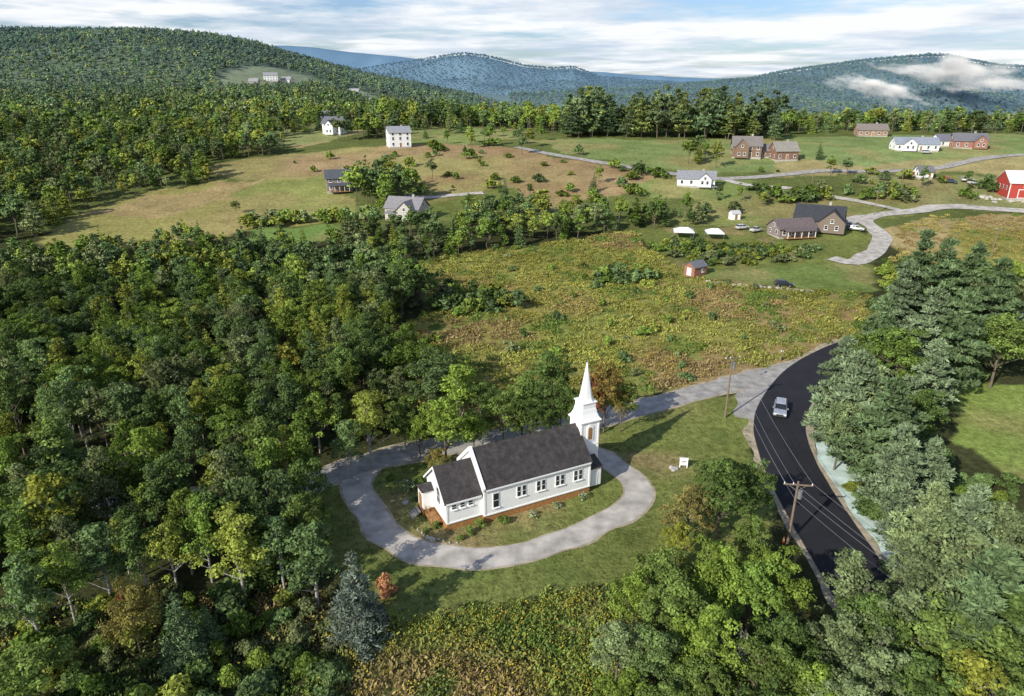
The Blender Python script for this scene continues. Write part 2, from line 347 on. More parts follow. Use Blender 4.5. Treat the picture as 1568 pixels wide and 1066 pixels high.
# ---------------------------------------------------------------- tree prototypes
def nrm(a): return a/(np.linalg.norm(a,axis=-1,keepdims=True)+1e-9)
class TreeB:
    def __init__(s,seed): s.r=np.random.default_rng(seed); s.V=[];s.Q=[];s.mi=[];s.v=[];s.n=0
    def addq(s,V,Q,mi,v):
        s.V.append(V); s.Q.append(Q+s.n); s.n+=len(V); s.mi.append(np.full(len(Q),mi)); s.v.append(v)
    def leaves(s,pos,nor,size,ratio,mi,v,tdir=None):
        n=len(pos); r=s.r
        t=nrm(np.cross(nor,r.normal(size=(n,3)))) if tdir is None else nrm(tdir)
        b=nrm(np.cross(nor,t)); sz=(size*r.uniform(.6,1.35,n))[:,None]
        V=np.stack([pos+t*sz,pos+b*sz*ratio,pos-t*sz,pos-b*sz*ratio],1).reshape(-1,3)
        s.addq(V,np.arange(4*n).reshape(-1,4),mi,v)
    def clump(s,c,rad,n,size,ratio=.6,mi=1,val=1.,needle=False,jit=.55,vr=.4):
        r=s.r; d=nrm(r.normal(size=(n,3))); d[:,2]=np.where(d[:,2]<-.3,-d[:,2],d[:,2])
        rr=r.uniform(.35,1.12,n)**.6
        pos=np.array(c)+d*np.array(rad)*rr[:,None]
        nor=nrm(d*.8+np.array([0,0,.3])+r.normal(size=(n,3))*jit)
        v=val*r.uniform(1-vr,1+vr,n)
        if needle:
            t=nrm(d*np.array([1,1,.5])+np.array([0,0,.25])+r.normal(size=(n,3))*.4)
            nn=nrm(nor-t*np.sum(nor*t,1)[:,None]+r.normal(size=(n,3))*.25); s.leaves(pos,nn,size,ratio,mi,v,tdir=t)
        else: s.leaves(pos,nor,size,ratio,mi,v)
    def tube(s,p0,p1,r0,r1,k=5):
        p0=np.array(p0,float);p1=np.array(p1,float); d=nrm(p1-p0); a=nrm(np.cross(d,[.3,.9,.1])); b=np.cross(d,a)
        an=np.arange(k)*2*math.pi/k; ring=np.cos(an)[:,None]*a+np.sin(an)[:,None]*b
        V=np.vstack([p0+ring*r0,p1+ring*r1]); q=np.array([[i,(i+1)%k,k+(i+1)%k,k+i] for i in range(k)])
        s.addq(V,q,0,np.ones(k))
    def mesh(s,name,mats): return mesh_quads(name,np.vstack(s.V),np.vstack(s.Q),mats,np.concatenate(s.mi),np.concatenate(s.v))
def maple(seed,ncl=60,nl=130,leaf=.17,w=.36,bark='bark',zc=.6,zr=.40,lob=.35,lm='leaf',tap_=.25,crs=1.):
    T=TreeB(seed); r=T.r; Hh=10.
    lobes=nrm(r.normal(size=(7,3))); T.tube((0,0,-.4),(0.1,0,3),.16,.13,6); T.tube((.1,0,3),(0,.1,7.8),.13,.04,5)
    for i in range(ncl):
        d=nrm(r.normal(size=3)); 
        if d[2]<-.6: d[2]*=-1
        lf=1+lob*(np.max(lobes@d)-.7)
        rad=r.uniform(.5,.98)*lf if i>ncl*.22 else r.uniform(.1,.5)
        z=d[2]*zr*rad*Hh
        tap=1-tap_*max(d[2],0)
        c=np.array([d[0]*w*Hh*rad*tap,d[1]*w*Hh*rad*tap,zc*Hh+z])
        cr=r.uniform(.4,1.05)*crs*(1.1 if i>ncl*.3 else 1.3)
        T.clump(c,(cr,cr,cr*.75),int(nl*(.55+.6*cr)),leaf,.6,1,r.uniform(.65,1.3))
        if i%3==0: T.tube((0,0,min(7,max(2,c[2]-2))),c,.07,.02,4)
    return T.mesh('maple',[M[bark],M[lm]])
def pine(seed,tiers=11,nl=62,leaf=.30,w=.29,lm='needle'):
    T=TreeB(seed); r=T.r
    T.tube((0,0,-.4),(0,0,9.6),.2,.03,7)
    for k in range(tiers):
        f=k/(tiers-1); z=1.6+f*7.9
        R0=w*10*(1-f**1.5)*(.7+.3*math.sin(f*3.1))*1.05*r.uniform(.8,1.15)+.22
        nb=int(7-3*f); a0=r.uniform(0,6.3)
        for j in range(nb):
            a=a0+j*2*math.pi/nb+r.uniform(-.3,.3); R=R0*r.uniform(.55,1.2)
            tip=np.array([math.cos(a)*R,math.sin(a)*R,z+R*.14+r.uniform(-.25,.35)])
            if z<8: T.tube((0,0,z-.1),tip,.06,.02,4)
            for q in (1.,.72,.42) if R>1.4 else ((1.,.5) if R>.8 else (1.,)):
                c=tip*q; c[2]=z+(tip[2]-z)*q; cr=r.uniform(.35,.7)
                T.clump(c+r.normal(size=3)*.12,(cr*1.1,cr*1.1,cr*.42),nl,leaf,.3,1,r.uniform(.65,1.3),needle=True)
    T.clump((0,0,9.6),(.3,.3,.6),40,leaf*.8,.3,1,1.,needle=True)
    return T.mesh('pine',[M['bark'],M[lm]])
def spruce(seed,tiers=20,w=.23,leaf=.2,nl=26):
    T=TreeB(seed); r=T.r; T.tube((0,0,-.3),(0,0,9.8),.16,.02,6)
    for k in range(tiers):
        f=k/(tiers-1); z=.5+f*9.1; R0=w*10*(1-f)**.85+.12; nb=max(4,int(12*(1-f)+4))
        for j in range(nb):
            a=r.uniform(0,6.3); R=R0*r.uniform(.75,1.15); n=int(nl*(1.3-f))
            for q in ((.95,.5) if R>.9 else (.8,)):
                c=np.array([math.cos(a)*R*q,math.sin(a)*R*q,z-R*q*.18])
                cr=.2+.22*R0/2; T.clump(c,(cr*1.3,cr*1.3,cr*.6),n,leaf,.33,1,r.uniform(.65,1.3),needle=True)
    return T.mesh('spruce',[M['bark'],M['needle']])
def shrub(seed,ncl=14,nl=110,leaf=.16,extra=None,lm='leaf'):
    T=TreeB(seed); r=T.r
    for i in range(ncl):
        a=r.uniform(0,6.3); R=r.uniform(0,1.3); c=(math.cos(a)*R,math.sin(a)*R,r.uniform(.4,1.5)*(1.2-R*.3)); cr=r.uniform(.45,.8)
        T.clump(c,(cr,cr,cr*.8),nl,leaf,.6,1,r.uniform(.7,1.25))
        if extra: T.clump(c,(cr*1.08,cr*1.08,cr*.9),25,.1,.9,2,1.)
        T.tube((0,0,-.1),c,.04,.01,3)
    return T.mesh('shrub',[M['bark'],M[lm]]+([M[extra]] if extra else []))
def dead(seed):
    T=TreeB(seed); r=T.r
    def br(p,d,l,rad,lv):
        e=p+d*l; T.tube(p,e,rad,rad*.6,5)
        if lv==0: return
        for _ in range(3 if lv>1 else 4):
            nd=nrm(d+r.normal(size=3)*.5+np.array([0,0,.15])); br(p+d*l*r.uniform(.5,1),nd,l*r.uniform(.5,.75),rad*.5,lv-1)
    br(np.array([0,0,-.3]),np.array([0,0,1.]),3.6,.17,5)
    return T.mesh('dead',[M['birchbark'],M['leaf']])
def weed(seed,yellow=40,n=90):
    T=TreeB(seed); r=T.r
    a=r.uniform(0,6.3,n); R=1.15*np.sqrt(r.uniform(0,1,n)); z=r.uniform(.1,.75,n)*(1.1-.3*R)
    pos=np.column_stack([np.cos(a)*R,np.sin(a)*R,z]); t=nrm(np.column_stack([r.normal(size=(n,2))*.9,np.ones(n)])); nn=nrm(r.normal(size=(n,3))*.6+np.array([0,0,1.])+np.column_stack([np.cos(a),np.sin(a),a*0])*.5)
    T.leaves(pos,nn,.21,.42,1,r.uniform(.6,1.35,n),tdir=t)
    if yellow:
        a=r.uniform(0,6.3,yellow); R=1.*np.sqrt(r.uniform(0,1,yellow)); pos=np.column_stack([np.cos(a)*R,np.sin(a)*R,.9-.2*R+r.uniform(-.2,.1,yellow)])
        T.leaves(pos,nrm(r.normal(size=(yellow,3))+np.array([0,0,1.2])),.085,.6,2,np.ones(yellow))
    return T.mesh('weed',[M['bark'],M['leaffar'],M['flower']])
def farcrown(seed,vr=.4,cv=.33):
    T=TreeB(seed); r=T.r
    for i in range(11):
        d=nrm(r.normal(size=3)); d[2]=abs(d[2])*1.0-.25; k=r.uniform(.4,.8)
        c=np.array([d[0]*3.2*k,d[1]*3.2*k,5.5+d[2]*4.4*k]); cr=r.uniform(1.0,1.7)
        T.clump(c,(cr,cr,cr*.8),14,.72,.7,1,r.uniform(1-cv,1+cv),jit=.35,vr=vr)
    return T.mesh('far',[M['bark'],M['leaffar']])
def farcone(seed):
    T=TreeB(seed)
    for k in range(9):
        f=k/8; R=2.2*(1-f)+.2
        T.clump((0,0,1.5+f*8),(R,R,.7),18,.6,.6,1,1.,jit=.3)
    return T.mesh('farc',[M['bark'],M['leaffar']])
PM={'maple':[maple(1,75,95,.15,.35,crs=.85),maple(2,80,90,.15,.38,lob=.6,crs=.85),maple(3,70,95,.15,.31,zr=.42,lob=.6,crs=.85)],
    'birch':[maple(11,50,85,.14,.22,'birchbark',.58,.45,.6,crs=.75,tap_=.5),maple(12,44,85,.14,.25,'birchbark',.6,.42,.9,crs=.75,tap_=.45)],
    'pine':[pine(21),pine(22,12,56,.3,.26),pine(23,10,66,.3,.33)],
    'spruce':[spruce(31),spruce(32,20,.20)],
    'shrub':[shrub(41),shrub(42,10,130)],'hydrangea':[shrub(45,8,90,.14,'petal')],
    'dead':[dead(51),dead(52)]}
ASP=[maple(13,48,80,.14,.20,'bark',.57,.46,.6,crs=.72,tap_=.55),maple(14,40,80,.14,.23,'bark',.6,.42,1.,crs=.72,tap_=.5),maple(15,60,85,.15,.28,'bark',.58,.42,.8,crs=.8,tap_=.35)]
MID={'maple':[maple(61,36,44,.32,.27,lm='leaffar',lob=.6,crs=.9),maple(62,38,44,.32,.33,lob=.7,lm='leaffar',crs=.9),maple(66,30,44,.32,.22,zr=.46,lob=.7,lm='leaffar',crs=.85,tap_=.5)],'pine':[pine(63,9,16,.5)],'spruce':[spruce(64,11,.22,.4,10)],'shrub':[shrub(65,8,35,.3,lm='leaffar'),shrub(69,12,30,.28,lm='leaffar')]}
def coll(name,meshes):
    c=bpy.data.collections.new(name)
    for k,me in enumerate(meshes): c.objects.link(bpy.data.objects.new('%s_%02d'%(name,k),me))
    return c
def gn(c):
    t=bpy.data.node_groups.new('scatter_'+c.name,'GeometryNodeTree')
    t.interface.new_socket('Geometry',in_out='INPUT',socket_type='NodeSocketGeometry'); t.interface.new_socket('Geometry',in_out='OUTPUT',socket_type='NodeSocketGeometry')
    N=t.nodes; L=t.links; i=N.new('NodeGroupInput'); o=N.new('NodeGroupOutput'); q=N.new('GeometryNodeInstanceOnPoints'); ci=N.new('GeometryNodeCollectionInfo')
    ci.inputs['Collection'].default_value=c; ci.inputs['Separate Children'].default_value=True; ci.inputs['Reset Children'].default_value=True
    def at(n,ty):
        a=N.new('GeometryNodeInputNamedAttribute'); a.data_type=ty; a.inputs['Name'].default_value=n; return a.outputs['Attribute']
    L.new(i.outputs[0],q.inputs['Points']); L.new(ci.outputs[0],q.inputs['Instance']); q.inputs['Pick Instance'].default_value=True
    L.new(at('idx','INT'),q.inputs['Instance Index']); L.new(at('rot','FLOAT_VECTOR'),q.inputs['Rotation']); L.new(at('scl','FLOAT_VECTOR'),q.inputs['Scale'])
    L.new(q.outputs[0],o.inputs[0]); return t
def scatter(name,c,xy,size,tint,idx=None,sink=.15,wvar=.15):
    n=len(xy)
    if n==0: return
    nk=len(c.objects); z=H(xy[:,0],xy[:,1])-sink
    me=bpy.data.meshes.new(name); me.vertices.add(n); me.vertices.foreach_set('co',np.column_stack([xy,z]).astype(np.float32).ravel())
    def A(nm,ty,k,arr):
        a=me.attributes.new(nm,ty,'POINT'); a.data.foreach_set(k,arr.ravel())
    A('rot','FLOAT_VECTOR','vector',np.column_stack([rng.normal(0,.05,n),rng.normal(0,.05,n),rng.uniform(0,6.28,n)]).astype(np.float32))
    sc=size/10.
    w=sc*rng.uniform(1-wvar,1+wvar,n)
    A('scl','FLOAT_VECTOR','vector',np.column_stack([w,w,sc]).astype(np.float32))
    A('tint','FLOAT_COLOR','color',np.column_stack([tint,np.ones(n)]).astype(np.float32))
    A('idx','INT','value',(rng.integers(0,nk,n) if idx is None else idx).astype(np.int32))
    o=obj(name,me); md=o.modifiers.new('scatter','NODES'); md.node_group=gn(c); return o
def fill(poly,sp,jit=.45,ex=.6):
    p=np.array(poly); x0,y0=p.min(0); x1,y1=p.max(0)
    gx,gy=np.meshgrid(np.arange(x0,x1,sp),np.arange(y0,y1,sp)); x=gx.ravel()+rng.uniform(-jit,jit,gx.size)*sp; y=gy.ravel()+rng.uniform(-jit,jit,gx.size)*sp
    k=inpoly(x,y,poly); x=x[k];y=y[k]
    k=~nearroad(x,y,ex)
    for ax,ay,ar in opens: k&=((x-ax)**2+(y-ay)**2)>ar**2
    return np.column_stack([x[k],y[k]])
GREENS=np.array([[.145,.22,.045],[.20,.27,.055],[.105,.16,.05],[.155,.23,.085],[.25,.29,.06],[.12,.18,.07],[.185,.22,.095]])
def tints(xy,dark=1.,autumn=.012,seed=0,pal=GREENS):
    n=len(xy); t=pal[rng.integers(0,len(pal),n)]*rng.uniform(.75,1.3,(n,1))
    t=t*(.72+.56*vnoise(xy[:,0],xy[:,1],35,seed+30))[:,None]*dark
    k=rng.uniform(0,1,n); t[k<autumn]=np.array([.31,.31,.065])*dark
    return t
cNear=coll('mixed_trees',ASP+ASP+[PM['maple'][2]]+PM['birch']+[PM['spruce'][1]])
cMid=coll('mid_trees',MID['maple']+MID['maple']+MID['pine']+MID['spruce'])
cShrub=coll('shrubs',PM['shrub']); cMShrub=coll('mid_shrubs',MID['shrub'])
cWeed=coll('weeds',[weed(71,34),weed(72,0),weed(73,12)]); cPineMid=coll('mid_pines',[MID['pine'][0],pine(68,10,18,.45,.34),MID['maple'][1]])
cFar=coll('far_trees',[farcrown(81),farcrown(82),farcrown(83),farcone(84)]); cMtn=coll('mountain_trees',[farcrown(91,.10,.06),farcrown(92,.10,.06)])
LF=GP([(-260,960),(60,930),(250,905),(400,893),(485,872),(492,830),(466,770),(440,748),(300,745),(-260,790)])
LF2=GP([(-260,790),(300,748),(455,712),(560,690),(640,678),(725,650),(700,628),(625,600),(590,545),(600,500),(655,482),(640,448),(560,425),(400,418),(200,425),(-100,445),(-260,450)])
a1=fill(LF,3.8); a2=fill(LF2,4.1)
xy=np.vstack([a1,a2])
k=(xy[:,1]<150)
n=k.sum(); scatter('forest',cNear,xy[k],rng.uniform(7.5,13.5,n),tints(xy[k]),wvar=.2)
n=(~k).sum(); scatter('mid_forest',cMid,xy[~k],rng.uniform(6.5,12.5,n),tints(xy[~k]),wvar=.2)
def region(name,c,px,sp,h0,h1_,autumn=.008,dark=1.,pal=GREENS,thin=1.):
    q=fill(GP(px),sp); q=q[rng.uniform(0,1,len(q))<thin]; n=len(q); scatter(name,c,q,rng.uniform(h0,h1_,n),tints(q,dark,autumn,pal=pal),wvar=.25)
PINE=np.array([[.115,.17,.08],[.10,.15,.07],[.15,.20,.09],[.16,.20,.06]])
region('hedgerow',cMid,[(500,380),(560,420),(650,405),(800,378),(970,354),(1085,347),(1085,332),(900,337),(790,322),(700,348),(640,358),(540,350)],4.7,4,10.5)
region('hedgerow',cMid,[(560,322),(640,316),(630,292),(600,285),(545,292),(540,318)],5.5,11,16)
region('hedgerow',cMid,[(-200,440),(60,425),(380,412),(500,395),(460,380),(300,370),(100,395),(-200,400)],5.2,4,9)
region('hedgerow',cMShrub,[(385,352),(500,342),(640,338),(600,330),(500,336),(380,342)],4,12,28)
region('hedgerow',cMShrub,[(1165,316),(1310,306),(1400,311),(1395,297),(1180,300)],4.5,14,30,dark=.8)
region('hedgerow',cMShrub,[(1000,385),(1080,410),(1250,400),(1250,380),(1120,378),(1030,365)],3.2,7,14,dark=.9)
region('pine_grove',cPineMid,[(870,212),(1050,214),(1195,216),(1200,204),(870,200)],8.5,13,26,pal=PINE,autumn=0)
region('tree_line',cMid,[(560,196),(640,200),(760,196),(870,212),(870,196),(760,182),(600,180)],7.5,7,17)
region('tree_line',cMid,[(1190,210),(1300,203),(1640,206),(1640,198),(1200,198)],8,7,15)
region('left_woods',cMid,[(-260,398),(60,368),(130,322),(200,302),(330,282),(300,255),(420,240),(440,226),(520,217),(600,214),(600,196),(500,188),(430,205),(-260,200)],6,6,13)
region('meadow_shrubs',cMShrub,[(660,478),(700,486),(790,476),(800,455),(730,448),(670,455)],4,12,22,dark=.85)
region('meadow_shrubs',cMShrub,[(890,442),(960,446),(1000,428),(985,415),(900,428)],4,12,22,dark=.85)
region('meadow_shrubs',cMShrub,[(640,400),(980,356),(1100,432),(1330,455),(1260,545),(1000,600),(600,600),(590,520)],6,3,12,thin=.45,dark=1.)
region('village_shrubs',cMShrub,[(380,255),(640,225),(800,222),(1000,265),(1300,262),(1600,262),(1600,320),(1150,340),(900,330),(640,300)],11,6,24,thin=.5,dark=.85)
region('village_trees',cMid,[(640,225),(800,222),(1000,265),(1300,262),(1600,262),(1600,315),(1150,320),(640,300)],20,5,11,thin=.5,dark=.9)
region('village_trees',cMid,[(650,200),(790,200),(860,222),(800,226),(650,222)],13,6,10,thin=.6)
region('village_trees',cMid,[(1040,262),(1100,262),(1110,240),(1060,235)],8,7,12,thin=.8)
region('village_trees',cMid,[(1220,250),(1290,250),(1280,235),(1230,236)],8,7,12,thin=.8,dark=.9)
region('village_trees',cMid,[(1085,318),(1180,322),(1180,304),(1085,302)],8,5,9,thin=.6,dark=.9)
region('brush',cShrub,[(-150,1180),(-150,960),(60,935),(400,895),(490,880),(540,950),(480,1180)],2.7,3,14,dark=.85,autumn=.03)
region('verge_brush',cShrub,[(1290,560),(1330,470),(1345,400),(1560,400),(1640,480),(1500,590)],5,8,18)
region('roadside_brush',cShrub,[(1400,1100),(1330,880),(1330,800),(1290,740),(1300,650),(1460,690),(1560,750),(1700,800),(1700,1100)],4,6,14)
def hillfill(y0,y1,t0,t1,sp,s0,s1,name,cond=None,dark=1.,c=None):
    ys_=np.arange(y0,y1,sp); out=[]
    for yy in ys_:
        xx=np.arange(t0*yy,t1*yy,sp); out.append(np.column_stack([xx,np.full(len(xx),yy)]))
    q=np.vstack(out); q+=rng.uniform(-.5,.5,q.shape)*sp
    if cond is not None: q=q[cond(q)]
    for ax,ay,ar in opens: q=q[((q[:,0]-ax)**2+(q[:,1]-ay)**2)>ar**2]
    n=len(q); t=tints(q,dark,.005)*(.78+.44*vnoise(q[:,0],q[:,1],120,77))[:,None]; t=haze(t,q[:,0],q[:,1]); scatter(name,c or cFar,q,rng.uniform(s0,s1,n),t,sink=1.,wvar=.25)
def notclear(q):
    k=np.ones(len(q),bool)
    for c,rr in zip(clear,clr): k&=((q[:,0]-c[0])**2+((q[:,1]-c[1]+20)*.6)**2)>rr**2
    return k
hillfill(430,1450,-.98,-.22,8.,6,13,'hillside_forest',notclear)
hillfill(440,1450,-.22,.0,9.5,7,14,'hillside_forest',notclear)
hillfill(450,640,0,.95,9.5,9,14,'crest_forest')
hillfill(1500,2750,.0,.92,15,10,16,'mountain_forest',c=cMtn)
hillfill(3100,4250,-.26,.42,24,13,20,'mountain_forest',c=cMtn)
# meadow weeds
def weeds(name,px,sp,s0,s1,base,thin=1.,yl=.0):
    q=fill(GP(px),sp); q=q[rng.uniform(0,1,len(q))<thin]; n=len(q)
    t=np.array(base)*rng.uniform(.7,1.3,(n,1)); a=vnoise(q[:,0],q[:,1],14,50)[:,None]; b_=sst(.45,.75,vnoise(q[:,0],q[:,1],20,51))[:,None]
    t=t*(.7+.6*a); t=t*(1-b_)+np.array([.32,.24,.11])*b_*rng.uniform(.7,1.2,(n,1))
    c_=sst(.6,.8,vnoise(q[:,0],q[:,1],6,54))[:,None]; t=t*(1-c_)+np.array([.14,.21,.05])*c_
    yel=.6*vnoise(q[:,0],q[:,1],18,52)+.4*vnoise(q[:,0],q[:,1],5,57)+.2*rng.uniform(-1,1,n)+yl; idx=np.where(yel>.70,0,np.where(yel>.48,2,1))
    scatter(name,cWeed,q,rng.uniform(s0,s1,n),t,idx=idx,sink=.05,wvar=.3)
weeds('goldenrod_meadow',cover[1][0],2.0,7,14,(.27,.28,.07),thin=.8)
weeds('goldenrod_meadow',[(500,960),(700,940),(820,915),(960,905),(1000,1000),(1000,1250),(420,1250)],1.15,6,12,(.17,.225,.05),yl=.08)
weeds('tall_grass',[(-150,1200),(-150,960),(60,935),(400,895),(520,900),(560,950),(500,1200)],1.7,6,12,(.13,.16,.05),yl=-.1)
weeds('roadside_weeds',[(1345,360),(1420,330),(1640,330),(1640,420),(1345,420)],3,8,13,(.32,.28,.09),thin=.7)
q=fill(GP(cover[0][0]),1.2,ex=-.55); CHc=np.array([4.8,78.]); dd=q-CHc; e1=np.array([math.cos(R_(26.5)),math.sin(R_(26.5))]); al=dd@e1; pe=dd@np.array([-e1[1],e1[0]])
q=q[~((np.abs(al+1.)<12.5)&(np.abs(pe)<4.6))]; n=len(q)
t=np.array([.165,.195,.058])*rng.uniform(.75,1.25,(n,1)); a=sst(.45,.9,vnoise(q[:,0],q[:,1],9,26))[:,None]; t=t*(1-a)+np.array([.26,.22,.09])*a
scatter('lawn_grass',cWeed,q,rng.uniform(1.,2.4,n),t,idx=np.ones(n),sink=.02,wvar=.4)
# ---------------------------------------------------------------- individual trees
NM={'maple':'maple_tree','birch':'birch_tree','pine':'white_pine_tree','spruce':'spruce_tree','shrub':'shrub','dead':'bare_tree','hydrangea':'hydrangea_bush'}
def tree(kind,u,vt,Hh,tint=None,w=1.,base=False,var=None,name=None):
    x,y=G(u,vt,0 if base else Hh)
    me=random.choice(PM[kind]) if var is None else PM[kind][var]
    o=bpy.data.objects.new(name or NM[kind],me); COL.objects.link(o)
    o.location=(x,y,h1(x,y)-.1); s=Hh/10.
    if kind in('shrub','hydrangea'): s=Hh/2.2
    o.scale=(s*w,s*w,s); o.rotation_euler=(0,0,random.uniform(0,6.28))
    if tint is None:
        tint=random.choice(PINE.tolist() if kind in('pine','spruce') else GREENS.tolist())
    f=random.uniform(1.0,1.35); o['tint']=[float(c*f) for c in tint]
    return o
BG=(.19,.265,.05); DG=(.105,.16,.045); MG=(.15,.21,.055); YG=(.28,.30,.055); RDD=(.30,.12,.06); OR=(.36,.19,.10); PN=(.15,.20,.11); PD=(.105,.155,.07); SG=(.18,.23,.105)
tree('maple',930,548,12.5,(.21,.16,.05),.8,var=0,name='red_maple_tree'); tree('maple',912,562,11,RDD,.45,var=2,name='red_maple_tree'); tree('maple',955,580,9,(.16,.20,.05),.8)
tree('maple',845,540,13,DG,.95,var=1); tree('maple',800,570,10.5,MG,.9); tree('maple',860,590,9,DG,.9); tree('maple',815,610,8,DG,.9)
tree('birch',702,555,12,BG,1.3,var=0); tree('maple',680,600,11.5,BG,1.05,var=2); tree('maple',640,630,7.5,BG,.9); tree('maple',668,684,3.6,(.22,.19,.06),1.3); tree('maple',725,628,7,BG,.8)
tree('maple',735,585,9,DG,.9); tree('maple',770,600,9,MG,.9); tree('maple',615,600,9,MG,.9)
tree('spruce',536,842,10.6,(.15,.185,.14),1.1,var=0); tree('shrub',589,880,2.6,OR,.75,base=False)
tree('maple',190,893,8,(.22,.20,.06),.9); tree('maple',180,900,5,(.30,.16,.07),.4,name='red_maple_tree'); tree('spruce',262,905,9,PD,1.); tree('maple',20,985,10,MG,1.); tree('birch',60,720,13,YG,1.1); tree('birch',215,650,13,BG,1.); tree('maple',435,370,11,(.24,.32,.055),1.1);tree('maple',365,375,10,(.2,.3,.055),1.1)
tree('birch',395,640,13,MG,1.1); tree('maple',455,700,11,DG,.8); tree('maple',455,760,10,MG,.8); tree('birch',70,640,14,MG,1.1);tree('maple',520,520,13,DG,.8); tree('spruce',310,925,6,PD,1.)
for u,v in((530,640),(480,600),(430,650),(400,700),(560,600),(350,780),(420,790),(300,760),(250,800),(200,790),(140,800),(80,830),(20,850),(470,800)): tree('birch',u,v,random.uniform(9,12),None,random.uniform(.9,1.2))
L_=[('maple',1115,693,11.5,DG,1.05),('maple',1160,702,9,DG,.8),('maple',1060,745,8.5,(.19,.17,.06),.9),('maple',1040,795,7,YG,.7),('maple',1015,835,9,MG,1.),('maple',975,870,8,BG,.9),
('maple',1100,830,10,BG,.9),('maple',1150,785,8,MG,.8),('maple',1195,838,9.5,BG,.9),('maple',1160,850,10,(.17,.26,.055),1.),('maple',1040,880,10,MG,1.),('maple',950,945,8,SG,1.),
('maple',1010,960,9,(.16,.23,.08),.9),('maple',1090,930,10,BG,.9),('dead',1150,925,11,None,1.1),('maple',1215,935,9.5,DG,.9),('maple',1180,985,9,MG,1.),
('birch',1310,845,11,SG,1.),('dead',1315,835,12,None,.9),('maple',1300,935,10,SG,.9),('maple',1350,900,11,DG,.9),('maple',1400,890,11,SG,1.),('maple',1460,930,11,MG,1.),
('birch',1500,1000,10,YG,1.1),('maple',1545,950,11,MG,1.),('maple',1350,980,10,SG,1.),('maple',1260,1010,9,BG,1.),('maple',1420,1010,10,DG,1.),('maple',1080,1010,8,MG,1.),('maple',960,1030,7,BG,1.),('dead',1385,890,12,None,1.),
('maple',1010,1050,7,MG,1.),('maple',1180,1050,8,DG,1.),('maple',1330,1040,9,SG,1.),
('pine',1325,538,17,PN,.95),('pine',1298,515,16,PN,.75),('pine',1375,580,16,PD,1.),('maple',1300,600,12,SG,.8),('pine',1390,650,13,PN,1.),('pine',1345,560,15,SG,.9),
('pine',1420,355,22,PD,.8),('pine',1455,365,22,PD,.8),('pine',1392,400,18,PN,.8),('pine',1500,372,21,PD,.8),('pine',1540,395,20,PD,.9),('pine',1360,455,16,PD,.8),('pine',1440,440,18,PN,.9),('pine',1490,450,18,PD,.9),
('maple',1550,470,15,MG,1.1),('maple',1510,490,10,BG,1.),('maple',1390,500,13,(.16,.24,.055),1.),('maple',1335,480,12,MG,.9),('pine',1440,520,14,PN,.9),('maple',1420,590,10,DG,.9),
('pine',1435,670,11,PN,.9),('pine',1500,742,12,PN,1.),('maple',1550,760,11,SG,1.),('pine',1440,740,11,SG,1.),('maple',1480,790,12,SG,1.1),('pine',1540,840,14,PD,1.1),('maple',1450,850,12,SG,1.),('maple',1415,810,10,SG,.9),
('pine',1510,890,13,PD,1.),('maple',1560,890,12,DG,1.),('spruce',1400,715,10,PN,1.)]
for q_ in L_: tree(*q_)
for q_ in [('maple',718,293,9,MG),('spruce',773,272,10,PD),('maple',359,306,5,DG)]: tree(*q_)
for u,v,hh,k in [(623,752,1.9,'hydrangea'),(640,765,1.2,'shrub'),(772,803,1.5,'shrub'),(735,806,1.3,'shrub'),(815,792,1.1,'hydrangea'),(852,778,1.1,'hydrangea'),(893,763,1.2,'hydrangea'),(706,826,.9,'shrub'),(652,815,.8,'shrub'),(668,808,1.0,'shrub'),(910,742,1.4,'shrub'),(720,818,1.2,'shrub'),(600,735,1.3,'shrub'),(645,742,1.4,'shrub')]:
    tree(k,u,v,hh,MG,.8,base=True)
# ---------------------------------------------------------------- church
def gable_roof(b,x0,x1,hw,ze,zr,ov=.35,th=.16,part='roof',mat=None,ovx=.3):
    mat=mat or M['roof']; s=(zr-ze)/hw
    for sg in(-1,1):
        pts=[(x0-ovx,sg*(hw+ov),ze-s*ov+.03),(x0-ovx,0,zr+.03),(x0-ovx,0,zr+th+.05),(x0-ovx,sg*(hw+ov),ze-s*ov+th+.03)]
        b.ext(part,mat,pts,(x1-x0+2*ovx,0,0))
def gable_wall(b,x0,x1,hw,zb,ze,zr,part='walls',mat=None):
    b.ext(part,mat or M['white'],[(x0,-hw,zb),(x0,hw,zb),(x0,hw,ze),(x0,0,zr),(x0,-hw,ze)],(x1-x0,0,0))
def window(b,x,z,w,h,y,axis='x',frame=None,t=.1):
    f=frame or M['trim']; sg=-1 if y<0 else 1
    if axis=='x':
        b.box('window_frames',f,(x,y+sg*.03,z),(w+2*t,.06,h+2*t)); b.box('windows',M['glass'],(x,y+sg*.045,z),(w,.08,h))
        b.box('window_bars',f,(x,y+sg*.07,z),(w,.06,.05)); b.box('window_sills',f,(x,y+sg*.1,z-h/2-t-.04),(w+2*t+.1,.2,.07))
    else:
        sx=1 if axis=='+' else -1
        b.box('window_frames',f,(x+sx*.03,y,z),(.06,w+2*t,h+2*t)); b.box('windows',M['glass'],(x+sx*.045,y,z),(.08,w,h)); b.box('window_bars',f,(x+sx*.07,y,z),(.06,w,.05))
b=B(); zf=1.0
b.box('foundation',M['brick'],(7.6,0,.2),(15.2,7.5,1.6)); b.box('foundation',M['brick'],(-2.35,0,.2),(4.66,6.5,1.6)); b.box('foundation',M['brick'],(16.75,0,.2),(2.6,2.6,1.6))
gable_wall(b,0,15.2,3.8,zf,4.95,8.4); gable_wall(b,-4.7,-.01,3.3,zf,4.15,7.1)
gable_roof(b,.25,15.0,3.8,4.95,8.4); gable_roof(b,-4.7,-.35,3.3,4.15,7.1)
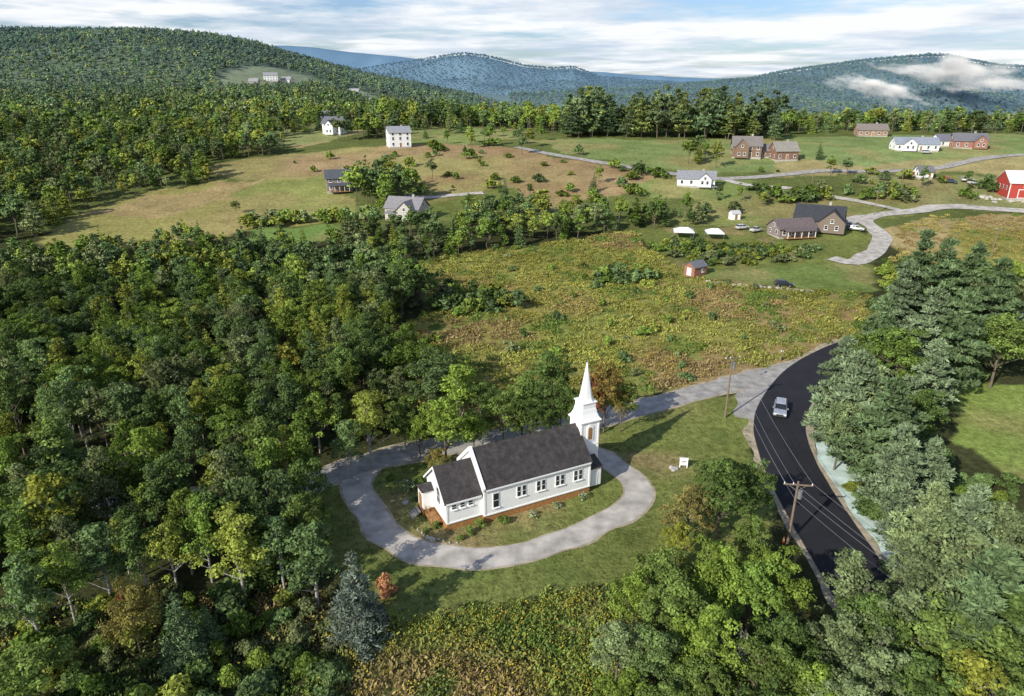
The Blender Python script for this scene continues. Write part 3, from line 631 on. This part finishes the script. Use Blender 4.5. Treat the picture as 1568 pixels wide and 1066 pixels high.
for x in(-.28,):
    for sg in(-1,1):
        b.ext('gable_parapet',M['trim'],[(x,sg*4.1,4.55),(x,0,8.3),(x,0,8.85),(x,sg*4.1,5.1)],(.42,0,0))
for sg in(-1,1):
    b.ext('rake_trim',M['trim'],[(-5.08,sg*3.6,3.75),(-5.08,0,7.0),(-5.08,0,7.3),(-5.08,sg*3.6,4.05)],(.07,0,0))
    b.box('eave_fascia',M['trim'],(7.6,sg*4.17,4.72),(14.9,.05,.2)); b.box('eave_fascia',M['trim'],(-2.5,sg*3.67,3.92),(4.6,.05,.2))
for x in(-4.72,0,15.2):
    hw=3.3 if x<-1 else 3.8
    b.box('corner_boards',M['trim'],(x+(.1 if x<14 else -.1),-hw-.02,(zf+4.1 if x<-1 else zf+4.9)/2),(.22,.07,(3.05 if x<-1 else 3.85)))
b.box('water_table',M['trim'],(7.6,-3.83,zf+.06),(15.2,.1,.16)); b.box('water_table',M['trim'],(-2.35,-3.33,zf+.06),(4.7,.1,.16))
for xc in(5.1,7.85,10.6,13.3):
    for d in(-.36,.36): window(b,xc+d,3.25,.42,1.35,-3.8)
window(b,1.6,2.9,.7,1.9,-3.8)
for xc in(-3.7,-2.6,-1.55): window(b,xc,3.2,.5,.55,-3.3)
window(b,-4.7,3.7,1.0,2.0,-.9,axis='-'); window(b,-4.7,6.1,.5,.5,0,axis='-')
b.box('entry_porch',M['white'],(-5.45,1.7,2.3),(1.45,1.8,2.5)); b.box('entry_base',M['wood'],(-5.45,1.7,.5),(1.6,1.95,1.05))
b.ext('entry_roof',M['roof'],[(-6.35,.6,3.55),(-6.35,1.7,4.2),(-6.35,2.8,3.55)],(1.6,0,0)); b.box('entry_door',M['wood'],(-6.2,1.7,2.0),(.08,.9,1.9))
b.box('deck',M['wood'],(-5.4,-.6,.55),(1.3,2.6,.12)); 
for yy in(-1.8,-.6,.5): b.box('deck_posts',M['wood'],(-5.95,yy,.6),(.1,.1,1.9))
b.box('deck_rail',M['wood'],(-5.95,-.6,1.55),(.08,2.6,.1))
for k in range(4): b.box('steps',M['rock'],(-6.6-k*.3,1.7,.75-k*.2-.1),(.3,1.4,.2))
b.box('vestibule',M['white'],(16.2,-2.4,1.9),(2.0,1.9,2.7)); b.ext('vestibule_roof',M['roof'],[(15.15,-3.55,3.2),(15.15,-1.4,4.0),(15.15,-1.4,4.12),(15.15,-3.55,3.32)],(2.2,0,0)); b.box('vestibule_door',M['trim'],(16.2,-3.38,1.5),(.9,.06,1.8))
tx=16.5; tw=1.35
b.box('tower',M['white'],(tx,0,(zf+9.0)/2),(2.7,2.7,9.0-zf))
for a in(-1,1):
    for c in(-1,1): b.box('tower_corner_boards',M['trim'],(tx+a*1.31,c*1.31,(zf+8.85)/2+.3),(.2,.2,8.3-zf))
b.box('tower_cornice',M['trim'],(tx,0,9.0),(3.0,3.0,.16)); b.box('tower_cornice',M['trim'],(tx,0,9.13),(3.25,3.25,.12)); b.box('tower_band',M['trim'],(tx,0,5.6),(2.82,2.82,.14))
def sq(hw,z): return [(tx-hw,-hw,z),(tx+hw,-hw,z),(tx+hw,hw,z),(tx-hw,hw,z)]
b.rings('belfry_roof',M['trim'],[sq(1.58,9.19),sq(1.33,9.5),sq(1.12,10.1),sq(1.02,10.7)])
b.box('belfry',M['white'],(tx,0,11.1),(1.95,1.95,.9)); b.box('belfry_cornice',M['trim'],(tx,0,11.6),(2.25,2.25,.12))
def oc(r,z): return [(tx+r*math.cos(R_(22.5+45*i)),r*math.sin(R_(22.5+45*i)),z) for i in range(8)]
b.rings('spire',M['trim'],[oc(1.12,11.66),oc(.9,12.1),oc(.78,12.6),oc(.05,17.0)]); b.tube('spire_finial',M['metal'],(tx,0,16.9),(tx,0,17.4),.04,.02)
b.box('louver_frame',M['trim'],(tx,-1.39,7.3),(1.0,.1,2.0)); b.box('louver',M['wood'],(tx,-1.42,7.2),(.6,.1,1.5))
b.tube('louver_arch',M['trim'],(tx,-1.35,8.1),(tx,-1.45,8.1),.5,.5,16); b.tube('louver',M['wood'],(tx,-1.35,7.95),(tx,-1.48,7.95),.3,.3,16)
b.box('louver_frame',M['trim'],(tx-1.39,0,8.3),(.1,.9,.8))
window(b,tx,3.2,.5,1.4,-1.35)
CH=R_(26.5); ox,oy=-3.4-3.8*math.sin(CH),70.5+3.8*math.cos(CH)
b.done('white_church',(ox,oy,h1(ox,oy)),CH)
# ---------------------------------------------------------------- houses
def house(name,u,v,w,d,hh,rh,ang,wall,roof,wing=None,porch=False,chim=True,wave=2.6):
    b=B(); wm=cm(wall,.7,.08,wave); rm=cm(roof,.8,.25); x0,x1=-w/2,w/2
    b.box('foundation',M['rock'],(0,0,-.6),(w-.1,d-.1,1.9)); gable_wall(b,x0,x1,d/2,.3,hh,hh+rh,'walls',wm); gable_roof(b,x0,x1,d/2,hh,hh+rh,.5,.2,'roof',rm,.5)
    fl=[1.7]+([4.4] if hh>5 else [])+([6.6] if hh>6.8 else [])
    n=max(2,int(w/3.2))
    for z in fl:
        for k in range(n):
            x=x0+(k+.5)*w/n
            if z==1.7 and k==n//2:
                b.box('door_frame',M['trim'],(x,-d/2-.03,1.35),(1.2,.08,2.2)); b.box('door',M['wood'],(x,-d/2-.06,1.3),(.95,.08,2.0))
            else: window(b,x,z,1.0,1.3,-d/2,t=.12)
        for sx,xx in(('-',x0),('+',x1)):
            for yy in(-d/4,d/4): window(b,xx,z,.9,1.2,yy,axis=sx,t=.12)
    for sx,xx in(('-',x0),('+',x1)): window(b,xx,hh+rh*.3,.9,1.0,0,axis=sx,t=.12)
    if chim: b.box('chimney',M['rock'],(w*.18,d*.12,hh+rh*.75),(.8,.8,rh*1.1))
    if wing:
        wx,wl,wd,wh,wr=wing
        pts=[(wx-wd/2,-d/2-wl,.0),(wx+wd/2,-d/2-wl,.0),(wx+wd/2,-d/2-wl,wh),(wx,-d/2-wl,wh+wr),(wx-wd/2,-d/2-wl,wh)]
        b.ext('wing_walls',wm,pts,(0,wl+d*.45,0))
        for sg in(-1,1):
            s=wr/(wd/2); q=[(wx+sg*(wd/2+.4),-d/2-wl-.4,wh-s*.4+.04),(wx,-d/2-wl-.4,wh+wr+.04),(wx,-d/2-wl-.4,wh+wr+.24),(wx+sg*(wd/2+.4),-d/2-wl-.4,wh-s*.4+.24)]
            b.ext('wing_roof',rm,q,(0,wl+.4+d*.45,0))
        window(b,wx-wd*.2,1.8,.9,1.3,-d/2-wl); window(b,wx+wd*.2,1.8,.9,1.3,-d/2-wl); window(b,wx,wh+.3,.9,1.0,-d/2-wl)
    if porch:
        b.box('porch_deck',M['wood'],(0,-d/2-1.3,.2),(w*.8,2.5,.2))
        for k in range(5): b.box('porch_posts',M['trim'],(-w*.38+k*w*.19,-d/2-2.4,1.4),(.16,.16,2.3))
        b.ext('porch_roof',rm,[(-w*.42,-d/2-2.9,2.5),(-w*.42,-d/2+.2,3.2),(-w*.42,-d/2+.2,3.35),(-w*.42,-d/2-2.9,2.65)],(w*.84,0,0))
    x,y=G(u,v); return b.done(name,(x,y,h1(x,y)),R_(ang))
W=(.82,.82,.81); GR=(.16,.16,.17); BR=(.22,.145,.10); DK=(.045,.048,.058)
house('farmhouse',624,334,13,9,4.2,3.2,-18,(.5,.47,.43),(.24,.23,.24),(2.5,3,6,4,2.8),True)
house('grey_house',520,291,10,8,5.2,2.8,15,(.26,.22,.19),(.09,.10,.12),None,True)
house('white_house',611,225,11,9,7.3,2.6,20,W,(.3,.31,.33))
house('white_house',514,205,11,9,6,3.2,-15,W,(.14,.15,.17),(0,3,5,5,2.5))
house('white_house',500,191,9,8,5.5,2.5,30,W,(.24,.24,.26))
house('log_house',1141,240,13,9,5.4,3.8,-12,BR,(.20,.18,.17),(-2.5,2.5,6,5,3.4))
house('barn_garage',1198,244,11,8,4.2,3.6,8,(.23,.13,.095),(.28,.26,.23))
house('log_house',1172,240,7,6,3,2.6,-5,BR,(.20,.18,.17),chim=False)
house('cottage',1065,284,15,7.5,3.2,2.6,-14,W,(.25,.26,.28),(3.5,1.5,5,3.2,2.2))
house('dark_roof_house',1252,350,15,10,3.6,4.2,-28,(.20,.16,.13),DK,(4.5,2,8,3.6,3.6))
house('ell_house',1210,360,13,7.5,3,2.4,12,(.25,.20,.19),(.15,.12,.12),chim=False,porch=True)
house('ranch_house',1398,230,20,9,3.2,2.8,-8,W,(.26,.29,.34),(-4,2,6,3.4,2.4))
house('brown_house',1332,208,16,9,3.4,3,-10,(.34,.22,.15),(.22,.19,.17))
house('red_house',1480,226,15,9,3.6,3.2,-15,(.32,.16,.12),(.16,.16,.18),(4,2,6,3.6,2.6))
house('cape_house',1440,224,8,7,3.2,2.6,10,W,(.18,.18,.22),chim=False)
house('hill_house',415,124,18,10,7,3.5,20,W,(.3,.3,.32)); house('hill_house',440,128,14,9,5,3.5,-10,(.6,.58,.55),(.3,.3,.32)); house('hill_house',541,147,17,9,6,3.5,0,W,(.35,.35,.37)); house('hill_house',390,131,12,9,5,3.5,0,(.35,.3,.25),(.3,.3,.32))
house('hill_house',702,184,11,8,5,3,10,(.3,.25,.2),(.25,.25,.27)); house('white_house',1412,272,6,5,2.8,2,0,W,GR,chim=False)
b=B(); b.box('foundation',M['rock'],(0,0,-.6),(15.9,11.9,1.9)); gable_wall(b,-8,8,6,.3,6.2,10,'walls',M['redpaint']); gable_roof(b,-8,8,6,6.2,10,.6,.2,'roof',cm((.74,.70,.68),.5,.05),.6)
for sx in(-1,1): b.box('corner_boards',M['trim'],(sx*7.95,-6.02,3.2),(.3,.1,6.0))
b.box('door',M['trim'],(-3,-6.04,2),(3.6,.1,3.4)); b.box('door_panel',M['redpaint'],(-3,-6.1,2),(3.1,.1,2.9))
for k in range(4): window(b,1+k*1.9,1.9,1,1.2,-6)
for k in range(5): b.box('sign_letters',M['trim'],(-3+k*1.7,-6.05,4.9),(.9 if k%2 else .5,.06,1.2))
for yy in(-3,0,3): window(b,-8,4,1,1.4,yy,axis='-')
x,y=G(1566,302); b.done('red_barn',(x,y,h1(x,y)),R_(-12))
b=B(); gable_wall(b,-2.2,2.2,1.6,0,2.3,3.4,'walls',cm((.33,.15,.10),.8,.1)); gable_roof(b,-2.2,2.2,1.6,2.3,3.4,.2,.1,'roof',cm((.16,.17,.19),.7,.2),.2)
b.box('door',M['trim'],(-2.23,0,1.1),(.06,1.3,1.9)); window(b,.8,1.4,.6,.7,-1.6); b.box('ramp',M['wood'],(-2.9,0,.1),(1.2,1.4,.1))
x,y=G(1064,421); b.done('garden_shed',(x,y,h1(x,y)),R_(35),scale=1.15)
b=B(); gable_wall(b,-1.6,1.6,1.3,0,2.2,3.1,'walls',M['white']); gable_roof(b,-1.6,1.6,1.3,2.2,3.1,.2,.1,'roof',cm((.5,.5,.52),.7,.1),.2); b.box('door',M['wood'],(0,-1.33,1),(.9,.05,1.8))
x,y=G(1124,336); b.done('white_shed',(x,y,h1(x,y)),.2)
for u,v,w in((1046,364,6.5),(1093,366,5.5)):
    b=B()
    for a in(-1,1):
        for c in(-1,1): b.tube('poles',M['metal'],(a*w/2*.95,c*2.6,0),(a*w/2*.95,c*2.6,2.3),.05,.05)
    b.rings('canopy',M['tent'],[[(-w/2,-2.8,2.1),(w/2,-2.8,2.1),(w/2,2.8,2.1),(-w/2,2.8,2.1)],[(-w/2,-2.8,2.4),(w/2,-2.8,2.4),(w/2,2.8,2.4),(-w/2,2.8,2.4)],[(-w*.2,-.1,3.5),(w*.2,-.1,3.5),(w*.2,.1,3.5),(-w*.2,.1,3.5)]])
    x,y=G(u,v); b.done('canopy_tent',(x,y,h1(x,y)),random.uniform(-.2,.2))
# ---------------------------------------------------------------- rocks / stone wall
def rockmesh(seed):
    import bmesh
    bm=bmesh.new(); bmesh.ops.create_icosphere(bm,subdivisions=2,radius=.5); r=random.Random(seed)
    o=[r.uniform(0,9) for _ in range(3)]
    for vv in bm.verts:
        k=1+.3*math.sin(vv.co.x*5+o[0])*math.cos(vv.co.y*4+o[1])+.12*math.sin(vv.co.z*9+o[2]); vv.co*=k; vv.co.z*=.7
    me=bpy.data.meshes.new('rock'); bm.to_mesh(me); bm.free(); me.materials.append(M['rock']); return me
RK=[rockmesh(i) for i in range(4)]; cRock=coll('rocks',RK)
def rocks(name,q,s0,s1):
    q=np.array(q); n=len(q); scatter(name,cRock,q,rng.uniform(s0,s1,n)*10,np.ones((n,3))*.3,sink=-.05,wvar=.4)
w_=catmull(GP([(1085,431),(1130,437),(1180,441),(1240,446)]),.7); rocks('stone_wall',w_+rng.normal(0,.2,w_.shape),.7,1.3)
w_=catmull(GP([(640,812),(655,824),(680,829),(700,832)]),.6); rocks('garden_border_stones',w_+rng.normal(0,.1,w_.shape),.3,.6)
rocks('boulders',GP([(1028,717),(1032,719),(622,770)]),.8,1.1)
w_=catmull(GP([(1480,300),(1530,306),(1568,310),(1640,312)]),1.2); rocks('stone_piles',w_+rng.normal(0,1.2,w_.shape),1.2,2.6)
# ---------------------------------------------------------------- vehicles
def car(name,x,y,rz,col,scale=1,truck=False,z=.075):
    b=B(); pm=principled('car_paint',col,.28,.02,spec=.6,metal=.3); 
    def prof(pts,hw0,hw1,part,mat):
        L0=[(p[0],-(hw0+(hw1-hw0)*p[2]),p[1]) for p in pts]; R0=[(p[0],(hw0+(hw1-hw0)*p[2]),p[1]) for p in pts]; n=len(pts)
        b.add(part,mat,L0+R0,[tuple(range(n)),tuple(range(n,2*n))[::-1]]+[(i,n+i,n+(i+1)%n,(i+1)%n) for i in range(n)])
    prof([(-2.3,.35,0),(2.25,.35,0),(2.36,.55,0),(2.3,.82,.4),(1.25,1.02,.8),(-2.15,1.08,.8),(-2.38,.8,.3)],.93,.86,'body',pm)
    if truck:
        prof([(.95,1.0,0),(.35,1.62,1),(-.55,1.65,1),(-.75,1.04,0)],.84,.68,'cabin',M['glass']); prof([(.33,1.63,0),(.25,1.7,1),(-.5,1.71,1),(-.58,1.63,0)],.69,.64,'roof_panel',pm)
    else:
        prof([(1.15,1.0,0),(.35,1.56,1),(-1.75,1.6,1),(-2.2,1.06,0)],.84,.68,'cabin',M['glass'])
        prof([(.4,1.56,0),(.28,1.65,1),(-1.7,1.67,1),(-1.82,1.58,0)],.70,.64,'roof_panel',pm)
        for sg in(-1,1):
            for xx in(-.6,-1.6): b.ext('pillars',pm,[(xx,sg*.85,1.05),(xx+.12,sg*.85,1.05),(xx+.1,sg*.70,1.6),(xx,sg*.70,1.6)],(0,sg*.02,0))
            b.ext('pillars',pm,[(1.2,sg*.84,1.0),(1.3,sg*.84,1.0),(.46,sg*.70,1.6),(.38,sg*.70,1.6)],(0,sg*.02,0))
    for xx in(-1.45,1.45):
        for sg in(-1,1): b.tube('wheels',M['tire'],(xx,sg*.68,.35),(xx,sg*.95,.35),.36,.36,18); b.tube('hubs',M['metal'],(xx,sg*.9,.35),(xx,sg*.965,.35),.2,.2,10)
    for sg in(-1,1):
        b.box('headlights',M['tent'],(2.28,sg*.66,.72),(.16,.38,.16)); b.box('taillights',M['redpaint'],(-2.33,sg*.7,.85),(.1,.25,.25)); b.box('mirrors',pm,(.85,sg*1.0,1.08),(.18,.2,.14))
    b.box('grille',M['wire'],(2.33,0,.6),(.08,1.0,.2)); b.box('bumper',M['wire'],(2.36,0,.42),(.08,1.7,.12))
    return b.done(name,(x,y,h1(x,y)+z),rz,bevel=.08,scale=scale)
x,y=G(1194,632); car('silver_car',x,y,R_(-112),(.45,.48,.53),1.1)
for u,v,c,r,t,nm in((1199,440,(.03,.035,.045),-12,False,'parked_car'),(1311,354,(.7,.7,.7),-30,False,'parked_car'),(1136,352,(.75,.75,.75),20,False,'parked_car'),(1443,276,(.5,.03,.03),170,True,'pickup_truck'),(1300,349,(.3,.3,.32),-30,False,'parked_car'),(1405,270,(.5,.03,.03),10,False,'parked_car'),(1490,283,(.7,.7,.7),0,True,'pickup_truck'),
  (1157,356,(.7,.7,.72),30,True,'pickup_truck'),(1475,278,(.7,.7,.7),60,False,'parked_car'),(1508,286,(.65,.65,.68),10,True,'pickup_truck'),(1455,281,(.06,.08,.12),-20,False,'parked_car'),(1418,236,(.6,.6,.6),0,False,'parked_car'),(1090,290,(.3,.3,.33),10,False,'parked_car')):
    x,y=G(u,v); car(nm,x,y,R_(r),c,truck=t,z=.3)
# ---------------------------------------------------------------- poles and wires
poles={}
def pole(key,u,v,Hh,ang,transformer=False,arm=2.6,xy=None):
    b=B(); b.tube('pole',M['pole'],(0,0,-.5),(0,0,Hh),.17,.11,10); b.box('crossarm',M['pole'],(0,-.14,Hh-.35),(arm,.12,.14))
    if transformer: b.tube('transformer',M['metal'],(.4,0,Hh-2.2),(.4,0,Hh-1.2),.25,.25,14)
    offs=[-arm/2+.1,-arm/6,arm/2-.1]
    for o in offs: b.tube('insulators',M['trim'],(o,-.14,Hh-.28),(o,-.14,Hh-.05),.06,.04,8)
    for sg in(-1,1): b.tube('brace',M['pole'],(sg*arm*.3,-.14,Hh-.4),(0,-.14,Hh-1.1),.03,.03,5)
    x,y=xy or G(u,v); z=h1(x,y); e=b.done('utility_pole',(x,y,z),R_(ang)); a=R_(ang)
    poles[key]=[(x+o*math.cos(a)+.14*math.sin(a),y+o*math.sin(a)-.14*math.cos(a),z+Hh-.05) for o in offs]+[(x,y,z+Hh-2.4)]
pole('a',1110,640,10.8,15,True); pole('b',1206,832,8.4,-8,True,arm=3.2); pole('c',0,0,9.5,0,xy=(43.5,34)); pole('d',1195,553,2.3,0,arm=.6)
pole('f',1240,300,9,10); pole('g',1378,292,9,10); pole('h',969,262,9,10); pole('i',1517,395,9,20)
pole('j',803,228,8,10); pole('k',1338,330,9,10)
def wires(name,pairs,r=.02,sag=.9):
    b=B()
    for p,q in pairs:
        p=Vector(p);q=Vector(q);n=14;prev=None
        for i in range(n+1):
            t=i/n; c=p.lerp(q,t); c.z-=sag*4*t*(1-t)
            if prev is not None: b.tube('cables',M['metal'],prev,c,r,r,4)
            prev=c
    b.done(name,(0,0,0))
wires('power_line',list(zip(poles['a'],poles['b']))); wires('power_line',list(zip(poles['b'],poles['c']))); wires('power_line',list(zip(poles['f'],poles['g'])),.03); 
wires('power_line',list(zip(poles['g'],poles['k'])),.03)
b=B(); b.box('panel',M['trim'],(0,0,1.0),(1.0,.12,1.0)); b.box('posts',M['trim'],(-.5,0,.7),(.12,.14,1.6)); b.box('posts',M['trim'],(.5,0,.7),(.12,.14,1.6)); b.box('panel_cap',M['trim'],(0,0,1.58),(1.25,.25,.1))
b.box('lettering',M['wire'],(0,-.07,1.15),(.7,.02,.1)); b.box('lettering',M['wire'],(0,-.07,.9),(.5,.02,.07)); x,y=G(1046,717); b.done('church_sign',(x,y,h1(x,y)),R_(-10))
for u,v in((1199,832),):
    b=B(); b.box('base',M['tire'],(0,0,.03),(.4,.4,.06)); b.tube('cone',M['orange'],(0,0,.06),(0,0,.8),.16,.04,12); b.tube('band',M['tent'],(0,0,.45),(0,0,.6),.105,.085,12); x,y=G(u,v); b.done('traffic_cone',(x,y,h1(x,y)+.08))
b=B(); b.ext('panel',M['orange'],[(0,0,1.3),(.75,0,2.05),(0,0,2.8),(-.75,0,2.05)],(0,.04,0)); b.tube('post',M['metal'],(0,.08,0),(0,.08,2.7),.04,.04); b.box('legs',M['metal'],(0,.1,.1),(1.2,.06,.06)); b.box('legs',M['metal'],(0,.1,.2),(.06,1.0,.06))
b.box('symbol',M['wire'],(0,-.02,2.05),(.5,.02,.14)); x,y=G(1562,1020,2.0); b.done('road_work_sign',(x,y,h1(x,y)),R_(10))
b=B(); b.tube('post',M['pole'],(0,0,0),(0,0,1.1),.06,.05); b.box('box',M['metal'],(0,-.1,1.2),(.25,.55,.28)); x,y=G(1172,588); b.done('mailbox',(x+.5,y+4,h1(x,y)),.2)
# ---------------------------------------------------------------- low cloud (volumes) on the mountain
def mist(u,v,Yd,sx,sz,sy,dens,seed,tilt=0.):
    import bmesh
    a=(u-CX)/F; bb=(CY-v)/F; dy=cP+bb*sP; x=Yd*a/dy; z=CAMZ+Yd*(-sP+bb*cP)/dy
    m,nt=newmat('mist_vapour'); N=nt.nodes; L=nt.links; o=N.new('ShaderNodeOutputMaterial'); s=N.new('ShaderNodeVolumeScatter'); s.inputs['Color'].default_value=(1,1,1,1); s.inputs['Anisotropy'].default_value=-.45
    L.new(s.outputs[0],o.inputs['Volume']); tc=N.new('ShaderNodeTexCoord'); n=N.new('ShaderNodeTexNoise'); n.inputs['Scale'].default_value=2.2; n.inputs['Detail'].default_value=4
    mp=N.new('ShaderNodeMapping'); mp.inputs['Location'].default_value=(seed,0,0); mp.inputs['Scale'].default_value=(1.5,.6,1); L.new(tc.outputs['Object'],mp.inputs[0]); L.new(mp.outputs[0],n.inputs['Vector'])
    ln=N.new('ShaderNodeVectorMath'); ln.operation='LENGTH'; L.new(tc.outputs['Object'],ln.inputs[0])
    f=N.new('ShaderNodeMapRange'); f.inputs[1].default_value=1; f.inputs[2].default_value=.1; f.inputs[3].default_value=-.66; f.inputs[4].default_value=-.22; L.new(ln.outputs['Value'],f.inputs[0])
    ad=N.new('ShaderNodeMath'); ad.operation='ADD'; L.new(n.outputs[0],ad.inputs[0]); L.new(f.outputs[0],ad.inputs[1])
    mx=N.new('ShaderNodeMath'); mx.operation='MAXIMUM'; mx.inputs[1].default_value=0; mu=N.new('ShaderNodeMath'); mu.operation='MULTIPLY'; mu.inputs[1].default_value=dens
    L.new(ad.outputs[0],mx.inputs[0]); L.new(mx.outputs[0],mu.inputs[0]); L.new(mu.outputs[0],s.inputs['Density'])
    bm=bmesh.new(); bmesh.ops.create_icosphere(bm,subdivisions=3,radius=1.); me=bpy.data.meshes.new('mist'); bm.to_mesh(me); bm.free(); me.materials.append(m)
    o=obj('mist_cloud',me,loc=(x,Yd,z)); o.scale=(sx,sy,sz); o.rotation_euler=(0,tilt,0)
mist(1345,136,1750,150,34,70,.10,1,.22); mist(1475,112,1900,260,55,90,.09,4,.12)
# ---------------------------------------------------------------- sky, sun, camera
SE=R_(30); sa=R_(46)
d=Vector((math.cos(sa)*math.cos(SE),math.sin(sa)*math.cos(SE),-math.sin(SE)))
l=bpy.data.lights.new('sun','SUN'); l.energy=5.; l.angle=R_(.5); l.color=(1,.94,.82); so=bpy.data.objects.new('sun',l); COL.objects.link(so); so.rotation_euler=d.to_track_quat('-Z','Y').to_euler()
w=bpy.data.worlds.new('World'); S.world=w; w.use_nodes=True; nt=w.node_tree; nt.nodes.clear(); N=nt.nodes; L=nt.links
o=N.new('ShaderNodeOutputWorld'); bg=N.new('ShaderNodeBackground'); bg.inputs[1].default_value=.12; L.new(bg.outputs[0],o.inputs[0])
sk=N.new('ShaderNodeTexSky'); sk.sky_type='NISHITA'; sk.sun_disc=False; sk.sun_elevation=SE; sk.sun_rotation=math.atan2(-d.x,-d.y)%(2*math.pi)
tn=N.new('ShaderNodeVectorMath'); tn.operation='MULTIPLY'; tn.inputs[1].default_value=(.76,.9,1.18); L.new(sk.outputs[0],tn.inputs[0])
tc=N.new('ShaderNodeTexCoord'); sx=N.new('ShaderNodeSeparateXYZ'); L.new(tc.outputs['Generated'],sx.inputs[0])
ad=N.new('ShaderNodeMath'); ad.operation='MAXIMUM'; ad.inputs[1].default_value=0; L.new(sx.outputs[2],ad.inputs[0]); a2=N.new('ShaderNodeMath'); a2.inputs[1].default_value=.05; L.new(ad.outputs[0],a2.inputs[0])
cb=N.new('ShaderNodeCombineXYZ')
for k in(0,1):
    dv=N.new('ShaderNodeMath'); dv.operation='DIVIDE'; L.new(sx.outputs[k],dv.inputs[0]); L.new(a2.outputs[0],dv.inputs[1]); L.new(dv.outputs[0],cb.inputs[k])
def nz(sc,det,loc):
    mp=N.new('ShaderNodeMapping'); mp.inputs['Location'].default_value=loc; L.new(cb.outputs[0],mp.inputs[0]); n=N.new('ShaderNodeTexNoise'); n.inputs['Scale'].default_value=sc; n.inputs['Detail'].default_value=det; n.inputs['Roughness'].default_value=.6; L.new(mp.outputs[0],n.inputs['Vector']); return n.outputs[0]
r1=N.new('ShaderNodeValToRGB'); r1.color_ramp.elements[0].position=.38; r1.color_ramp.elements[1].position=.54; L.new(nz(.5,8,(3,1,0)),r1.inputs[0])
lo=N.new('ShaderNodeMapRange'); lo.inputs[1].default_value=.25; lo.inputs[2].default_value=.55; lo.inputs[3].default_value=1; lo.inputs[4].default_value=.15; L.new(sx.outputs[2],lo.inputs[0])  # clouds thinned overhead, out of view, to lower the ambient sky light
ml=N.new('ShaderNodeMath'); ml.operation='MULTIPLY'; L.new(r1.outputs[0],ml.inputs[0]); L.new(lo.outputs[0],ml.inputs[1])
r2=N.new('ShaderNodeValToRGB'); r2.color_ramp.elements[0].position=.38; r2.color_ramp.elements[0].color=(4.9,5.8,7.0,1); r2.color_ramp.elements[1].position=.56; r2.color_ramp.elements[1].color=(8.2,8.4,8.6,1); L.new(nz(.45,6,(9,4,0)),r2.inputs[0])
mx=N.new('ShaderNodeMixRGB'); L.new(ml.outputs[0],mx.inputs[0]); L.new(tn.outputs[0],mx.inputs[1]); L.new(r2.outputs[0],mx.inputs[2])
L.new(mx.outputs[0],bg.inputs[0])
cam=bpy.data.cameras.new('camera'); cam.lens=24.; cam.sensor_width=36.; cam.clip_end=20000; cam.clip_start=.5
co=bpy.data.objects.new('camera',cam); COL.objects.link(co); co.location=(0,0,CAMZ); co.rotation_euler=(R_(90)-P,0,0); S.camera=co
S.view_settings.view_transform='Standard'; S.view_settings.look='None'; S.view_settings.exposure=0
